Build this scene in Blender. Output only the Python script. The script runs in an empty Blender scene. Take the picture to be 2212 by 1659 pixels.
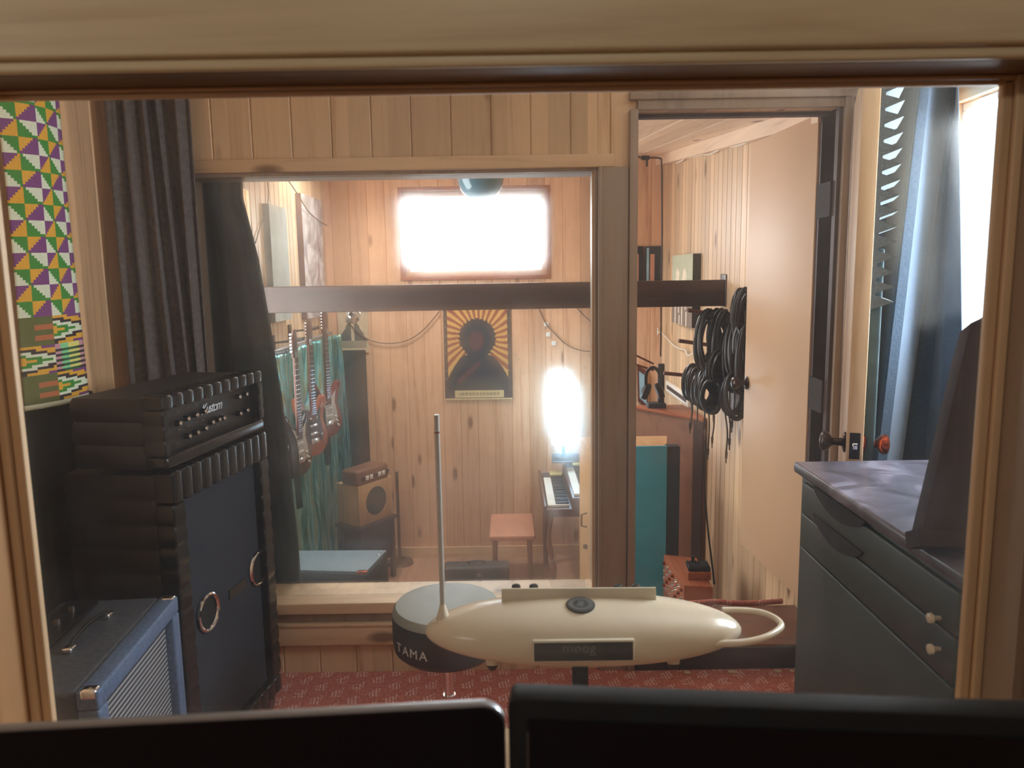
import bpy, bmesh, math, random
import numpy as np
from mathutils import Matrix, Vector
random.seed(7)
SC = bpy.context.scene
COL = SC.collection
PI = math.pi

# ---------------------------------------------------------------- camera
F, CX, CY = 1661.0, 1106.0, 829.5
PITCH, ROLL, H = math.radians(8.2), math.radians(0.9), 1.48
FWD = Vector((0, math.cos(PITCH), -math.sin(PITCH)))
U0 = Vector((1, 0, 0)).cross(FWD)
RIGHT = Vector((1, 0, 0)) * math.cos(ROLL) - U0 * math.sin(ROLL)
UP = Vector((1, 0, 0)) * math.sin(ROLL) + U0 * math.cos(ROLL)
EYE = Vector((0, 0, H))
cam = bpy.data.cameras.new('camera')
cam.sensor_width = 36; cam.lens = 36 * F / 2212; cam.clip_start = 0.02
co = bpy.data.objects.new('camera', cam); COL.objects.link(co)
co.matrix_world = Matrix((( RIGHT.x, UP.x, -FWD.x, EYE.x), (RIGHT.y, UP.y, -FWD.y, EYE.y),
                          (RIGHT.z, UP.z, -FWD.z, EYE.z), (0, 0, 0, 1)))
cam.dof.use_dof = True; cam.dof.focus_distance = 3.2; cam.dof.aperture_fstop = 7.0
SC.camera = co

def ray(px, py): return FWD + RIGHT * (px - CX) / F - UP * (py - CY) / F
def aty(px, py, Y): d = ray(px, py); return EYE + d * (Y / d.y)
def atz(px, py, Z): d = ray(px, py); return EYE + d * ((Z - H) / d.z)
def atx(px, py, X): d = ray(px, py); return EYE + d * (X / d.x)

# ---------------------------------------------------------------- world, light, exposure
SC.view_settings.view_transform = 'Standard'; SC.view_settings.look = 'None'
SC.view_settings.gamma = 1.0; SC.view_settings.use_curve_mapping = False
SC.view_settings.exposure = 0.08
SC.cycles.use_denoising = True
SC.cycles.adaptive_threshold = 0.02; SC.cycles.max_bounces = 8; SC.cycles.diffuse_bounces = 5; SC.cycles.glossy_bounces = 4
SC.cycles.transparent_max_bounces = 12
SC.cycles.caustics_reflective = False; SC.cycles.caustics_refractive = False
SC.cycles.sample_clamp_indirect = 6.0
w = bpy.data.worlds.new('world'); SC.world = w; w.use_nodes = True
w.node_tree.nodes['Background'].inputs[0].default_value = (0.75, 0.88, 1.0, 1)
w.node_tree.nodes['Background'].inputs[1].default_value = 3.0

def area(name, loc, target, sx, sy, power, color):
    l = bpy.data.lights.new(name, 'AREA'); l.shape = 'RECTANGLE'; l.size = sx; l.size_y = sy
    l.energy = power; l.color = color
    o = bpy.data.objects.new(name, l); COL.objects.link(o); o.location = loc
    o.rotation_euler = (Vector(target) - Vector(loc)).to_track_quat('-Z', 'Y').to_euler()
    return o
area('booth_daylight', (1.78, 2.16, 1.66), (0.1, 2.10, 1.25), 1.05, 0.85, 100, (0.82, 0.92, 1.0))
area('far_daylight', (-0.27, 6.25, 1.85), (-0.27, 3.5, 1.0), 1.1, 0.6, 38, (0.93, 0.97, 1.0))
area('live_room_daylight', (-1.62, 3.68, 1.15), (1.1, 4.8, 0.9), 1.1, 1.4, 30, (1.0, 0.96, 0.90))
area('live_room_high_fill', (-0.9, 5.2, 2.62), (0.6, 4.6, 0.0), 0.9, 0.55, 75, (1.0, 0.96, 0.9))  # added overhead fill through an unseen rooflight, mostly behind the beam
area('control_room_fill', (-1.70, -0.20, 1.85), (0.1, 0.9, 1.45), 0.4, 0.4, 4.2, (1.0, 0.95, 0.86))  # unseen fill lights added to brighten the control window frame
area('control_room_fill', (1.70, -0.20, 1.85), (-0.1, 0.9, 1.45), 0.4, 0.4, 1.7, (1.0, 0.95, 0.86))
area('control_room_fill', (0.0, -0.80, 2.28), (0.0, 0.9, 1.4), 0.5, 0.12, 3.6, (0.97, 0.97, 0.90))

# ---------------------------------------------------------------- helpers
class MB:
    def __init__(s): s.v = []; s.f = []; s.m = []
    def add(s, vs, fs, mi=0, M=None):
        b = len(s.v)
        s.v += [tuple((M @ Vector(p)) if M is not None else p) for p in vs]
        s.f += [tuple(b + i for i in f) for f in fs]
        s.m += [mi] * len(fs); return s
    def box(s, c, d, M=None, mi=0, bev=0.0):
        if bev > 0:
            bm = bmesh.new(); bmesh.ops.create_cube(bm, size=1)
            for v in bm.verts: v.co = Vector((v.co.x * d[0] + c[0], v.co.y * d[1] + c[1], v.co.z * d[2] + c[2]))
            bmesh.ops.bevel(bm, geom=bm.edges[:], offset=bev, segments=3, profile=0.5, affect='EDGES')
            bm.verts.index_update()
            s.add([tuple(v.co) for v in bm.verts], [[v.index for v in f.verts] for f in bm.faces], mi, M); bm.free()
            return s
        x, y, z = c; a, b, h = d[0] / 2, d[1] / 2, d[2] / 2
        vs = [(x-a,y-b,z-h),(x+a,y-b,z-h),(x+a,y+b,z-h),(x-a,y+b,z-h),(x-a,y-b,z+h),(x+a,y-b,z+h),(x+a,y+b,z+h),(x-a,y+b,z+h)]
        return s.add(vs, [(0,3,2,1),(4,5,6,7),(0,1,5,4),(1,2,6,5),(2,3,7,6),(3,0,4,7)], mi, M)
    def span(s, a, b, mi=0, bev=0.0):
        c = [(a[i] + b[i]) / 2 for i in range(3)]; d = [abs(a[i] - b[i]) for i in range(3)]
        return s.box(c, d, None, mi, bev)
    def lathe(s, prof, M=None, seg=32, mi=0, sx=1.0, sy=1.0, cap=True):
        vs, fs = [], []
        for r, z in prof:
            for k in range(seg):
                a = 2 * PI * k / seg; vs.append((r * math.cos(a) * sx, r * math.sin(a) * sy, z))
        for i in range(len(prof) - 1):
            for k in range(seg):
                k2 = (k + 1) % seg
                fs.append((i*seg+k, i*seg+k2, (i+1)*seg+k2, (i+1)*seg+k))
        if cap:
            fs.append(tuple(reversed(range(seg)))); fs.append(tuple((len(prof)-1)*seg + k for k in range(seg)))
        return s.add(vs, fs, mi, M)
    def cyl(s, a, b, r, r2=None, seg=16, mi=0):
        a = Vector(a); b = Vector(b); d = b - a
        M = Matrix.Translation(a) @ d.to_track_quat('Z', 'Y').to_matrix().to_4x4()
        return s.lathe([(r, 0), (r if r2 is None else r2, d.length)], M, seg, mi)
    def tube(s, pts, r, seg=8, mi=0, smooth=True, closed=False, sub=6, flat=1.0):
        P = [Vector(p) for p in pts]
        if smooth and len(P) > 2:
            Q = []
            n = len(P); rng = n if closed else n - 1
            for i in range(rng):
                p0 = P[(i-1) % n] if (closed or i > 0) else P[0]; p1 = P[i]; p2 = P[(i+1) % n]
                p3 = P[(i+2) % n] if (closed or i + 2 < n) else P[-1]
                for k in range(sub):
                    t = k / sub
                    Q.append(0.5 * ((2*p1) + (-p0+p2)*t + (2*p0-5*p1+4*p2-p3)*t*t + (-p0+3*p1-3*p2+p3)*t**3))
            if not closed: Q.append(P[-1])
            P = Q
        n = len(P); vs, fs = [], []
        T = []
        for i in range(n):
            a = P[(i-1) % n] if (closed or i > 0) else P[i]; b = P[(i+1) % n] if (closed or i < n-1) else P[i]
            T.append((b - a).normalized() if (b - a).length > 1e-9 else Vector((0,0,1)))
        N = T[0].orthogonal().normalized()
        for i in range(n):
            N = (N - T[i] * N.dot(T[i]))
            N = N.normalized() if N.length > 1e-6 else T[i].orthogonal().normalized()
            B = T[i].cross(N); rr = r(i / max(1, n-1)) if callable(r) else r
            for k in range(seg):
                a = 2 * PI * k / seg; vs.append(tuple(P[i] + N * math.cos(a) * rr + B * math.sin(a) * rr * flat))
        for i in range(n if closed else n - 1):
            j = (i + 1) % n
            for k in range(seg):
                k2 = (k + 1) % seg; fs.append((i*seg+k, i*seg+k2, j*seg+k2, j*seg+k))
        if not closed:
            fs.append(tuple(reversed(range(seg)))); fs.append(tuple((n-1)*seg + k for k in range(seg)))
        return s.add(vs, fs, mi)
    def prism(s, outline, z0, z1, M=None, mi=0, bev=0.0):
        n = len(outline)
        if bev > 0:
            c = Vector((sum(p[0] for p in outline)/n, sum(p[1] for p in outline)/n, 0))
            rings = []
            for zz, off in ((z0, bev), (z0+bev*0.35, bev*0.3), (z0+bev, 0), (z1-bev, 0), (z1-bev*0.35, bev*0.3), (z1, bev)):
                ring = []
                for i, p in enumerate(outline):
                    a = Vector(outline[i-1]).to_2d() if False else Vector((outline[i-1][0], outline[i-1][1])); b = Vector((outline[(i+1) % n][0], outline[(i+1) % n][1]))
                    t = (b - a); nn = Vector((-t.y, t.x)); nn = nn.normalized() if nn.length else nn
                    ring.append((p[0] + nn.x*off, p[1] + nn.y*off, zz))
                rings.append(ring)
            vs = [v for r in rings for v in r]; fs = []
            for i in range(len(rings)-1):
                for k in range(n): fs.append((i*n+k, i*n+(k+1)%n, (i+1)*n+(k+1)%n, (i+1)*n+k))
            fs.append(tuple(reversed(range(n)))); fs.append(tuple((len(rings)-1)*n+k for k in range(n)))
            return s.add(vs, fs, mi, M)
        vs = [(p[0], p[1], z0) for p in outline] + [(p[0], p[1], z1) for p in outline]
        fs = [tuple(reversed(range(n))), tuple(range(n, 2*n))] + [(k, (k+1)%n, n+(k+1)%n, n+k) for k in range(n)]
        return s.add(vs, fs, mi, M)
    def sheet(s, S, nx, ny, fm=None):
        b = len(s.v)
        for j in range(ny + 1):
            for i in range(nx + 1): s.v.append(tuple(S(i / nx, j / ny)))
        for j in range(ny):
            for i in range(nx):
                a = b + j * (nx + 1) + i
                s.f.append((a, a + 1, a + nx + 2, a + nx + 1)); s.m.append(fm(i, j) if fm else 0)
        return s

def smooth_by_angle(me, ang=35):
    me.polygons.foreach_set('use_smooth', [True] * len(me.polygons))
    bm = bmesh.new(); bm.from_mesh(me); c = math.radians(ang)
    for e in bm.edges:
        e.smooth = not (len(e.link_faces) == 2 and e.calc_face_angle(0) > c)
    bm.to_mesh(me); bm.free()

def obj(name, mb, mats, parent=None, world=False, smooth=True, thick=0.0, **props):
    me = bpy.data.meshes.new(name); me.from_pydata(mb.v, [], mb.f)
    for m in (mats if isinstance(mats, (list, tuple)) else [mats]): me.materials.append(m)
    me.polygons.foreach_set('material_index', mb.m)
    if world and parent is not None:
        M = Matrix.LocRotScale(parent.location, parent.rotation_euler, None)
        if parent.parent is not None:
            M = Matrix.LocRotScale(parent.parent.location, parent.parent.rotation_euler, None) @ M
        me.transform(M.inverted())
    bm = bmesh.new(); bm.from_mesh(me); bmesh.ops.recalc_face_normals(bm, faces=bm.faces[:]); bm.to_mesh(me); bm.free()
    if smooth: smooth_by_angle(me)
    o = bpy.data.objects.new(name, me); COL.objects.link(o); o.parent = parent
    if thick:
        md = o.modifiers.new('thick', 'SOLIDIFY'); md.thickness = thick; md.offset = 0
    for k, v in props.items(): o[k] = v
    return o
def rebase(o, loc):
    """move a world-built top-level mesh's origin to its base"""
    o.data.transform(Matrix.Translation(-Vector(loc))); o.location = loc; return o
def tag(o, label, cat, group=None):
    o['label'] = label; o['category'] = cat
    if group: o['group'] = group
    return o
def thing(name, label, cat, loc=(0,0,0), rotz=0, group=None):
    o = bpy.data.objects.new(name, None); COL.objects.link(o); o.empty_display_size = 0.05
    o.location = loc; o.rotation_euler = (0, 0, rotz); return tag(o, label, cat, group)
def struct(name, mb, mats, parent=None, **kw):
    o = obj(name, mb, mats, parent, **kw)
    if parent is None: o['kind'] = 'structure'
    return o
def sroot(name, loc):
    o = bpy.data.objects.new(name, None); COL.objects.link(o); o.location = loc; o['kind'] = 'structure'; return o
def copy_tree(o, parent=None):
    c = o.copy(); COL.objects.link(c)
    if parent is not None: c.parent = parent
    for ch in list(o.children): copy_tree(ch, c)
    return c
def basis(o, x, y):
    """matrix with local x,y axes along the given directions"""
    x = Vector(x).normalized(); z = x.cross(Vector(y)).normalized(); y = z.cross(x)
    return Matrix(((x.x, y.x, z.x, o[0]), (x.y, y.y, z.y, o[1]), (x.z, y.z, z.z, o[2]), (0,0,0,1)))
def text_mb(body, size, M, depth=0.0008, shear=0.0, mb=None, mi=0, spacing=1.0, flipx=False):
    cu = bpy.data.curves.new('lettering', 'FONT'); cu.body = body; cu.size = size; cu.extrude = depth; cu.shear = shear
    cu.align_x = 'CENTER'; cu.align_y = 'CENTER'; cu.space_character = spacing; cu.resolution_u = 3
    o = bpy.data.objects.new('lettering', cu); COL.objects.link(o)
    dg = bpy.context.evaluated_depsgraph_get(); dg.update()
    me = bpy.data.meshes.new_from_object(o.evaluated_get(dg))
    mb = mb or MB()
    mb.add([tuple(v.co) for v in me.vertices], [tuple(p.vertices) for p in me.polygons], mi, M)
    bpy.data.objects.remove(o); bpy.data.curves.remove(cu); bpy.data.meshes.remove(me)
    return mb

# ---------------------------------------------------------------- materials
def srgb(r, g, b):
    f = lambda c: (c/255/12.92 if c/255 <= 0.04045 else ((c/255+0.055)/1.055)**2.4)
    return (f(r), f(g), f(b), 1)
class NT:
    def __init__(s, name):
        s.mat = bpy.data.materials.new(name); s.mat.use_nodes = True
        s.t = s.mat.node_tree; s.p = s.t.nodes['Principled BSDF']; s.out = s.t.nodes['Material Output']
    def n(s, typ, **kw):
        nd = s.t.nodes.new(typ)
        for k, v in kw.items():
            if k.startswith('i_'): nd.inputs[int(k[2:]) if k[2:].isdigit() else k[2:].replace('_', ' ')].default_value = v
            else: setattr(nd, k, v)
        return nd
    def l(s, a, b): s.t.links.new(a, b)
    def math(s, op, a, b=None, c=None):
        nd = s.t.nodes.new('ShaderNodeMath'); nd.operation = op
        for i, x in enumerate((a, b, c)):
            if x is None: continue
            if isinstance(x, (int, float)): nd.inputs[i].default_value = x
            else: s.l(x, nd.inputs[i])
        return nd.outputs[0]
    def ramp(s, fac, stops):
        r = s.t.nodes.new('ShaderNodeValToRGB'); s.l(fac, r.inputs[0])
        el = r.color_ramp.elements
        while len(el) < len(stops): el.new(0.5)
        for e, (p, c) in zip(el, stops): e.position = p; e.color = c
        return r.outputs[0]
    def mix(s, fac, a, b, mode='MIX'):
        m = s.t.nodes.new('ShaderNodeMix'); m.data_type = 'RGBA'; m.blend_type = mode
        for k, x in ((0, fac), (6, a), (7, b)):
            if isinstance(x, (int, float, tuple)): m.inputs[k].default_value = x
            else: s.l(x, m.inputs[k])
        return m.outputs[2]

def plain(name, c, rough=0.5, metal=0.0, noise=0.06, scale=30, bump=0.0, spec=0.5, emit=None, es=0, alpha=None, sheen=0.0):
    t = NT(name); tc = t.n('ShaderNodeTexCoord'); nz = t.n('ShaderNodeTexNoise', i_Scale=scale, i_Detail=4.0)
    t.l(tc.outputs['Object'], nz.inputs['Vector'])
    lo = tuple(x*(1-noise*2) for x in c[:3]) + (1,); hi = tuple(min(1, x*(1+noise*2)) for x in c[:3]) + (1,)
    t.l(t.ramp(nz.outputs[0], [(0.3, lo), (0.7, hi)]), t.p.inputs['Base Color'])
    t.p.inputs['Roughness'].default_value = rough; t.p.inputs['Metallic'].default_value = metal
    t.p.inputs['Specular IOR Level'].default_value = spec
    if sheen: t.p.inputs['Sheen Weight'].default_value = sheen
    if bump:
        b = t.n('ShaderNodeBump', i_Strength=bump, i_Distance=0.002); t.l(nz.outputs[0], b.inputs['Height']); t.l(b.outputs[0], t.p.inputs['Normal'])
    if emit: t.p.inputs['Emission Color'].default_value = emit; t.p.inputs['Emission Strength'].default_value = es
    return t.mat

def wood(name, base, dark, grain='Z', board=None, knots=True, rough=0.45, tone=0.22, gscale=1.0):
    """grain: axis along which the grain runs; board=(axis, width, offset) gives each board its own tone"""
    t = NT(name); tc = t.n('ShaderNodeTexCoord'); sep = t.n('ShaderNodeSeparateXYZ'); t.l(tc.outputs['Object'], sep.inputs[0])
    ax = {'X': 0, 'Y': 1, 'Z': 2}
    if board:
        bid = t.math('FLOOR', t.math('DIVIDE', t.math('SUBTRACT', sep.outputs[ax[board[0]]], board[2]), board[1]))
        wn = t.n('ShaderNodeTexWhiteNoise', noise_dimensions='1D'); t.l(bid, wn.inputs['W']); rnd = wn.outputs['Value']
        off = t.math('MULTIPLY', rnd, 37.0)
    else: rnd = None; off = 0.0
    sc = [14.0 * gscale] * 3; sc[ax[grain]] = 0.9 * gscale
    cmb = t.n('ShaderNodeCombineXYZ')
    for i in range(3):
        v = t.math('MULTIPLY', sep.outputs[i], sc[i])
        t.l(t.math('ADD', v, off), cmb.inputs[i])
    nz = t.n('ShaderNodeTexNoise', i_Scale=1.0, i_Detail=5.0, i_Roughness=0.6, i_Distortion=0.6); t.l(cmb.outputs[0], nz.inputs['Vector'])
    sc2 = t.n('ShaderNodeVectorMath', operation='SCALE'); sc2.inputs['Scale'].default_value = 4.5; t.l(cmb.outputs[0], sc2.inputs[0])
    nf = t.n('ShaderNodeTexNoise', i_Scale=1.0, i_Detail=3.0); t.l(sc2.outputs[0], nf.inputs['Vector'])
    g = t.math('ADD', t.math('MULTIPLY', nz.outputs[0], 0.72), t.math('MULTIPLY', nf.outputs[0], 0.28))
    hi = tuple(min(1, x * 1.13) for x in base[:3]) + (1,)
    col = t.ramp(g, [(0.30, dark), (0.47, base), (0.68, hi)])
    if knots:
        kc = t.n('ShaderNodeCombineXYZ'); ks = [7.0] * 3; ks[ax[grain]] = 2.6
        for i in range(3): t.l(t.math('ADD', t.math('MULTIPLY', sep.outputs[i], ks[i]), off), kc.inputs[i])
        vo = t.n('ShaderNodeTexVoronoi', i_Scale=1.0); t.l(kc.outputs[0], vo.inputs['Vector'])
        s3 = t.n('ShaderNodeSeparateColor'); t.l(vo.outputs['Color'], s3.inputs[0])
        gate = t.math('GREATER_THAN', s3.outputs[0], 0.5)
        kn = t.math('MULTIPLY', gate, t.math('SUBTRACT', 1.0, t.math('SMOOTH_MIN', 1.0, t.math('DIVIDE', vo.outputs['Distance'], 0.19), 0.1)))
        kn = t.math('MAXIMUM', kn, 0.0)
        col = t.mix(t.math('MINIMUM', t.math('MULTIPLY', kn, 1.8), 0.9), col, (dark[0]*0.35, dark[1]*0.3, dark[2]*0.3, 1))
    if rnd is not None:
        k = t.math('ADD', 1.0 - tone, t.math('MULTIPLY', rnd, tone * 1.6))
        cc = t.n('ShaderNodeCombineColor')
        for i in range(3): t.l(k, cc.inputs[i])
        col = t.mix(1.0, col, cc.outputs[0], 'MULTIPLY')
    t.l(col, t.p.inputs['Base Color']); t.p.inputs['Roughness'].default_value = rough
    b = t.n('ShaderNodeBump', i_Strength=0.15, i_Distance=0.001); t.l(g, b.inputs['Height']); t.l(b.outputs[0], t.p.inputs['Normal'])
    return t.mat

def glass(name, dust=0.03, haze=0.10, hrough=0.35, tint=(1, 1, 1, 1)):
    """clear window pane, lightly dirty: dust specks and a film that spreads bright light"""
    t = NT(name); t.t.nodes.remove(t.p)
    tr = t.n('ShaderNodeBsdfTransparent'); tr.inputs[0].default_value = tint
    rf = t.n('ShaderNodeBsdfRefraction'); rf.inputs['IOR'].default_value = 1.13; rf.inputs['Roughness'].default_value = hrough
    rf.inputs['Color'].default_value = (1, 1, 1, 1)
    gl = t.n('ShaderNodeBsdfGlossy'); gl.inputs['Roughness'].default_value = 0.02
    df = t.n('ShaderNodeBsdfTranslucent'); df.inputs[0].default_value = (0.8, 0.85, 0.9, 1)
    tc = t.n('ShaderNodeTexCoord'); nz = t.n('ShaderNodeTexNoise', i_Scale=3.0, i_Detail=6.0, i_Roughness=0.65); t.l(tc.outputs['Object'], nz.inputs['Vector'])
    dirt = t.ramp(nz.outputs[0], [(0.35, (0.35, 0.35, 0.35, 1)), (0.75, (1, 1, 1, 1))])
    m1 = t.n('ShaderNodeMixShader'); t.l(t.math('MULTIPLY', dirt, haze), m1.inputs[0]); t.l(tr.outputs[0], m1.inputs[1]); t.l(rf.outputs[0], m1.inputs[2])
    dd = t.n('ShaderNodeBsdfDiffuse'); dd.inputs[0].default_value = (0.85, 0.88, 0.9, 1); mm = t.n('ShaderNodeMixShader'); t.l(df.outputs[0], mm.inputs[1]); t.l(dd.outputs[0], mm.inputs[2])
    m2 = t.n('ShaderNodeMixShader'); t.l(t.math('MULTIPLY', dirt, dust), m2.inputs[0]); t.l(m1.outputs[0], m2.inputs[1]); t.l(mm.outputs[0], m2.inputs[2])
    lw = t.n('ShaderNodeFresnel'); lw.inputs[0].default_value = 1.35
    m3 = t.n('ShaderNodeMixShader'); ge = t.n('ShaderNodeNewGeometry'); t.l(t.math('MULTIPLY', lw.outputs[0], t.math('SUBTRACT', 1.0, ge.outputs['Backfacing'])), m3.inputs[0]); t.l(m2.outputs[0], m3.inputs[1]); t.l(gl.outputs[0], m3.inputs[2])
    t.l(m3.outputs[0], t.out.inputs['Surface']); return t.mat

PB, PD = srgb(216, 184, 146), srgb(188, 150, 110)
PW = 0.136
M = {}
M['pine_x'] = wood('pine_horizontal', PB, PD, 'X', knots=True)
M['side_jamb'] = wood('side_jamb_pine', srgb(170, 128, 88), srgb(140, 98, 64), 'Z', knots=False, gscale=0.8)
M['casing'] = wood('casing_pine', srgb(216, 198, 160), srgb(186, 160, 122), 'X', knots=False, gscale=0.8)
M['pine_z'] = wood('pine_vertical', PB, PD, 'Z', knots=True)
M['pine_y'] = wood('pine_lengthwise', PB, PD, 'Y', knots=True)
M['planks_x'] = wood('pine_planks_across', PB, PD, 'Z', ('X', PW, 0.0))
M['planks_y'] = wood('pine_planks_along', PB, PD, 'Z', ('Y', 0.09, 0.0))
M['planks_booth'] = wood('booth_side_planks', srgb(232, 188, 142), PD, 'Z', ('Y', PW, 0.0))
M['planks_live'] = wood('live_room_planks', srgb(220, 176, 142), srgb(184, 134, 102), 'Z', ('X', PW, 0.0), tone=0.18)
M['planks_ceiling'] = wood('pale_ceiling_planks', srgb(232, 204, 174), srgb(206, 170, 138), 'Y', ('X', 0.2, 0.0), tone=0.1)
M['dark_jamb'] = wood('stained_jamb', srgb(128, 100, 74), srgb(98, 74, 54), 'X', knots=False)
M['brown_trim'] = wood('brown_trim', srgb(154, 134, 116), srgb(124, 102, 86), 'Z', knots=False)
M['beam'] = wood('dark_beam', srgb(70, 50, 42), srgb(50, 36, 30), 'X', knots=False)
M['walnut'] = wood('walnut', srgb(58, 38, 31), srgb(38, 25, 20), 'Z', knots=False, rough=0.6)
M['redwood'] = wood('red_wood', srgb(150, 84, 52), srgb(108, 58, 36), 'Y', knots=False)
M['organ_wood'] = wood('organ_wood', srgb(92, 60, 50), srgb(64, 40, 34), 'Y', knots=False, rough=0.3)
M['cab_wood'] = wood('brown_cabinet_wood', srgb(122, 82, 60), srgb(96, 62, 44), 'X', knots=False)
M['birch'] = wood('birch', srgb(200, 158, 112), srgb(170, 126, 86), 'Z', knots=False)
M['door_paint'] = plain('beige_door_paint', srgb(208, 172, 136), 0.5, noise=0.02, scale=3)
M['floor_wood'] = wood('live_floor', srgb(176, 134, 108), srgb(140, 102, 82), 'Y', ('X', 0.11, 0.0), knots=False)
M['curtain_black'] = plain('charcoal_cloth', srgb(94, 87, 85), 0.95, noise=0.12, scale=60, bump=0.25, sheen=0.1)
M['curtain_green'] = plain('green_black_cloth', srgb(34, 42, 40), 0.95, noise=0.25, scale=9, bump=0.2)
M['curtain_blue'] = plain('slate_blue_cloth', srgb(78, 96, 116), 0.95, noise=0.08, scale=160, bump=0.5, sheen=0.3)
M['tolex'] = plain('black_vinyl', srgb(22, 22, 24), 0.22, noise=0.1, scale=14, bump=0.05)
M['tolex_side'] = plain('black_vinyl_side', srgb(30, 27, 23), 0.5, noise=0.15, scale=10, bump=0.05)
M['grille_dark'] = plain('dark_grille_cloth', srgb(30, 36, 46), 0.85, noise=0.2, scale=260, bump=0.4)
M['black'] = plain('black_plastic', srgb(16, 17, 19), 0.4, noise=0.1)
M['black_matt'] = plain('matt_black', srgb(14, 14, 15), 0.8, noise=0.2)
M['rod'] = plain('grey_metal_rod', srgb(176, 174, 168), 0.35, 0.3, noise=0.02)
M['case_brown'] = plain('dark_brown_case', srgb(44, 30, 26), 0.8, noise=0.12, scale=12, spec=0.2)
M['rubber'] = plain('black_rubber', srgb(7, 7, 8), 0.4)
M['chrome'] = plain('chrome', (0.82, 0.84, 0.87, 1), 0.12, 1.0, noise=0.01)
M['nickel'] = plain('aged_nickel', srgb(120, 108, 100), 0.3, 1.0, noise=0.1)
M['copper'] = plain('copper_knob', srgb(150, 66, 40), 0.18, 0.9, noise=0.1)
M['bronze'] = plain('dark_bronze', srgb(46, 30, 26), 0.22, 0.7, noise=0.1)
M['silver'] = plain('silver_aluminium', srgb(170, 172, 176), 0.35, 0.8, noise=0.02)
M['screen'] = plain('dark_screen', srgb(6, 12, 22), 0.5, noise=0.2, scale=3)
M['bezel'] = plain('blue_black_bezel', srgb(9, 19, 24), 0.6, noise=0.1)
M['cream'] = plain('cream_plastic', srgb(204, 192, 170), 0.22, noise=0.015, scale=4)
M['cream_dull'] = plain('cream_plastic_panel', srgb(196, 188, 166), 0.45, noise=0.03, scale=20)
M['badge_grey'] = plain('badge_grey', srgb(74, 78, 80), 0.5)
M['badge_dark'] = plain('badge_dark', srgb(34, 38, 38), 0.5)
M['plate'] = plain('smoked_plate', srgb(20, 23, 26), 0.18)
M['plate_letter'] = plain('dim_letter', srgb(84, 84, 80), 0.5)
M['white_letter'] = plain('pale_lettering', srgb(205, 210, 216), 0.5)
M['vinyl_top'] = plain('grey_seat_vinyl', srgb(150, 156, 150), 0.5, noise=0.05, scale=8)
M['vinyl_side'] = plain('charcoal_seat_vinyl', srgb(48, 50, 52), 0.5, noise=0.1, scale=20)
M['amp_blue'] = plain('blue_grey_tolex', srgb(84, 104, 132), 0.5, noise=0.12, scale=120, bump=0.4)
M['amp_grey'] = plain('grey_tolex_top', srgb(62, 66, 72), 0.6, noise=0.12, scale=90, bump=0.4)
M['desk_green'] = plain('dark_green_paint', srgb(42, 52, 47), 0.45, noise=0.12, scale=6)
M['teal'] = plain('teal_paint', srgb(62, 152, 178), 0.55, noise=0.04, scale=4)
M['dark_frame'] = plain('dark_frame', srgb(30, 34, 38), 0.6)
M['white_frame'] = plain('white_window_frame', srgb(236, 232, 222), 0.4, noise=0.02)
M['foam'] = plain('grey_foam', srgb(104, 114, 116), 0.95, noise=0.12, scale=200, bump=0.4)
M['foam_flat'] = plain('teal_grey_foam', srgb(52, 70, 74), 0.9, noise=0.12, scale=20)
M['paper'] = plain('yellowed_paper', srgb(200, 182, 152), 0.8, noise=0.05)
M['ivory'] = plain('ivory_keys', srgb(238, 240, 236), 0.25, noise=0.01)
M['ebony'] = plain('dark_keys', srgb(40, 52, 66), 0.25)
M['yellow_key'] = plain('yellow_keys', srgb(226, 206, 140), 0.3)
M['red_guitar'] = plain('red_lacquer', srgb(122, 34, 26), 0.12, noise=0.1, scale=6)
M['sun_guitar'] = plain('amber_lacquer', srgb(176, 92, 58), 0.14, noise=0.12, scale=5)
M['black_guitar'] = plain('black_lacquer', srgb(24, 20, 18), 0.12)
M['maple'] = wood('maple_neck', srgb(190, 140, 92), srgb(158, 108, 66), 'Z', knots=False, rough=0.25)
M['rosewood'] = wood('rosewood', srgb(96, 50, 38), srgb(66, 34, 26), 'Z', knots=False, rough=0.4)
M['pearl'] = plain('cream_pickguard', srgb(206, 198, 180), 0.25, noise=0.08, scale=25)
M['globe'] = plain('smoked_blue_glass', srgb(92, 132, 150), 0.06, noise=0.08, scale=6, spec=0.8)
M['lamp'] = plain('lit_paper_shade', (0.9, 0.95, 1, 1), 0.6, noise=0.0, emit=(0.45, 0.76, 1.0, 1), es=11.0)
M['lamp_mark'] = plain('red_mark', srgb(214, 96, 90), 0.6, emit=srgb(255, 120, 110), es=0.9)
M['string_light'] = plain('clear_plastic_tube', srgb(232, 226, 214), 0.15, noise=0.02)
M['cushion'] = plain('salmon_seat', srgb(196, 138, 112), 0.6, noise=0.04, scale=10)
M['dark_brown'] = plain('dark_brown_paint', srgb(58, 38, 34), 0.6, noise=0.1, scale=8)
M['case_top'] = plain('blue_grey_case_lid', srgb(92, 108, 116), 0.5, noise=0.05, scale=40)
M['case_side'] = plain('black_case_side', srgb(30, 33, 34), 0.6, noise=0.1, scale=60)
M['canvas_grey'] = plain('grey_canvas', srgb(168, 176, 172), 0.8, noise=0.1, scale=7)
M['sky_blue'] = plain('pale_blue_print', srgb(150, 186, 200), 0.25, noise=0.12, scale=9)
M['glass_front'] = glass('booth_window_glass', dust=0.03, haze=0.05, hrough=0.30)
M['glass_live'] = glass('live_window_glass', dust=0.05, haze=0.24, hrough=0.36, tint=(0.95, 0.975, 0.97, 1))
M['glass_out'] = glass('outside_glass', dust=0.02, haze=0.0)
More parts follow.
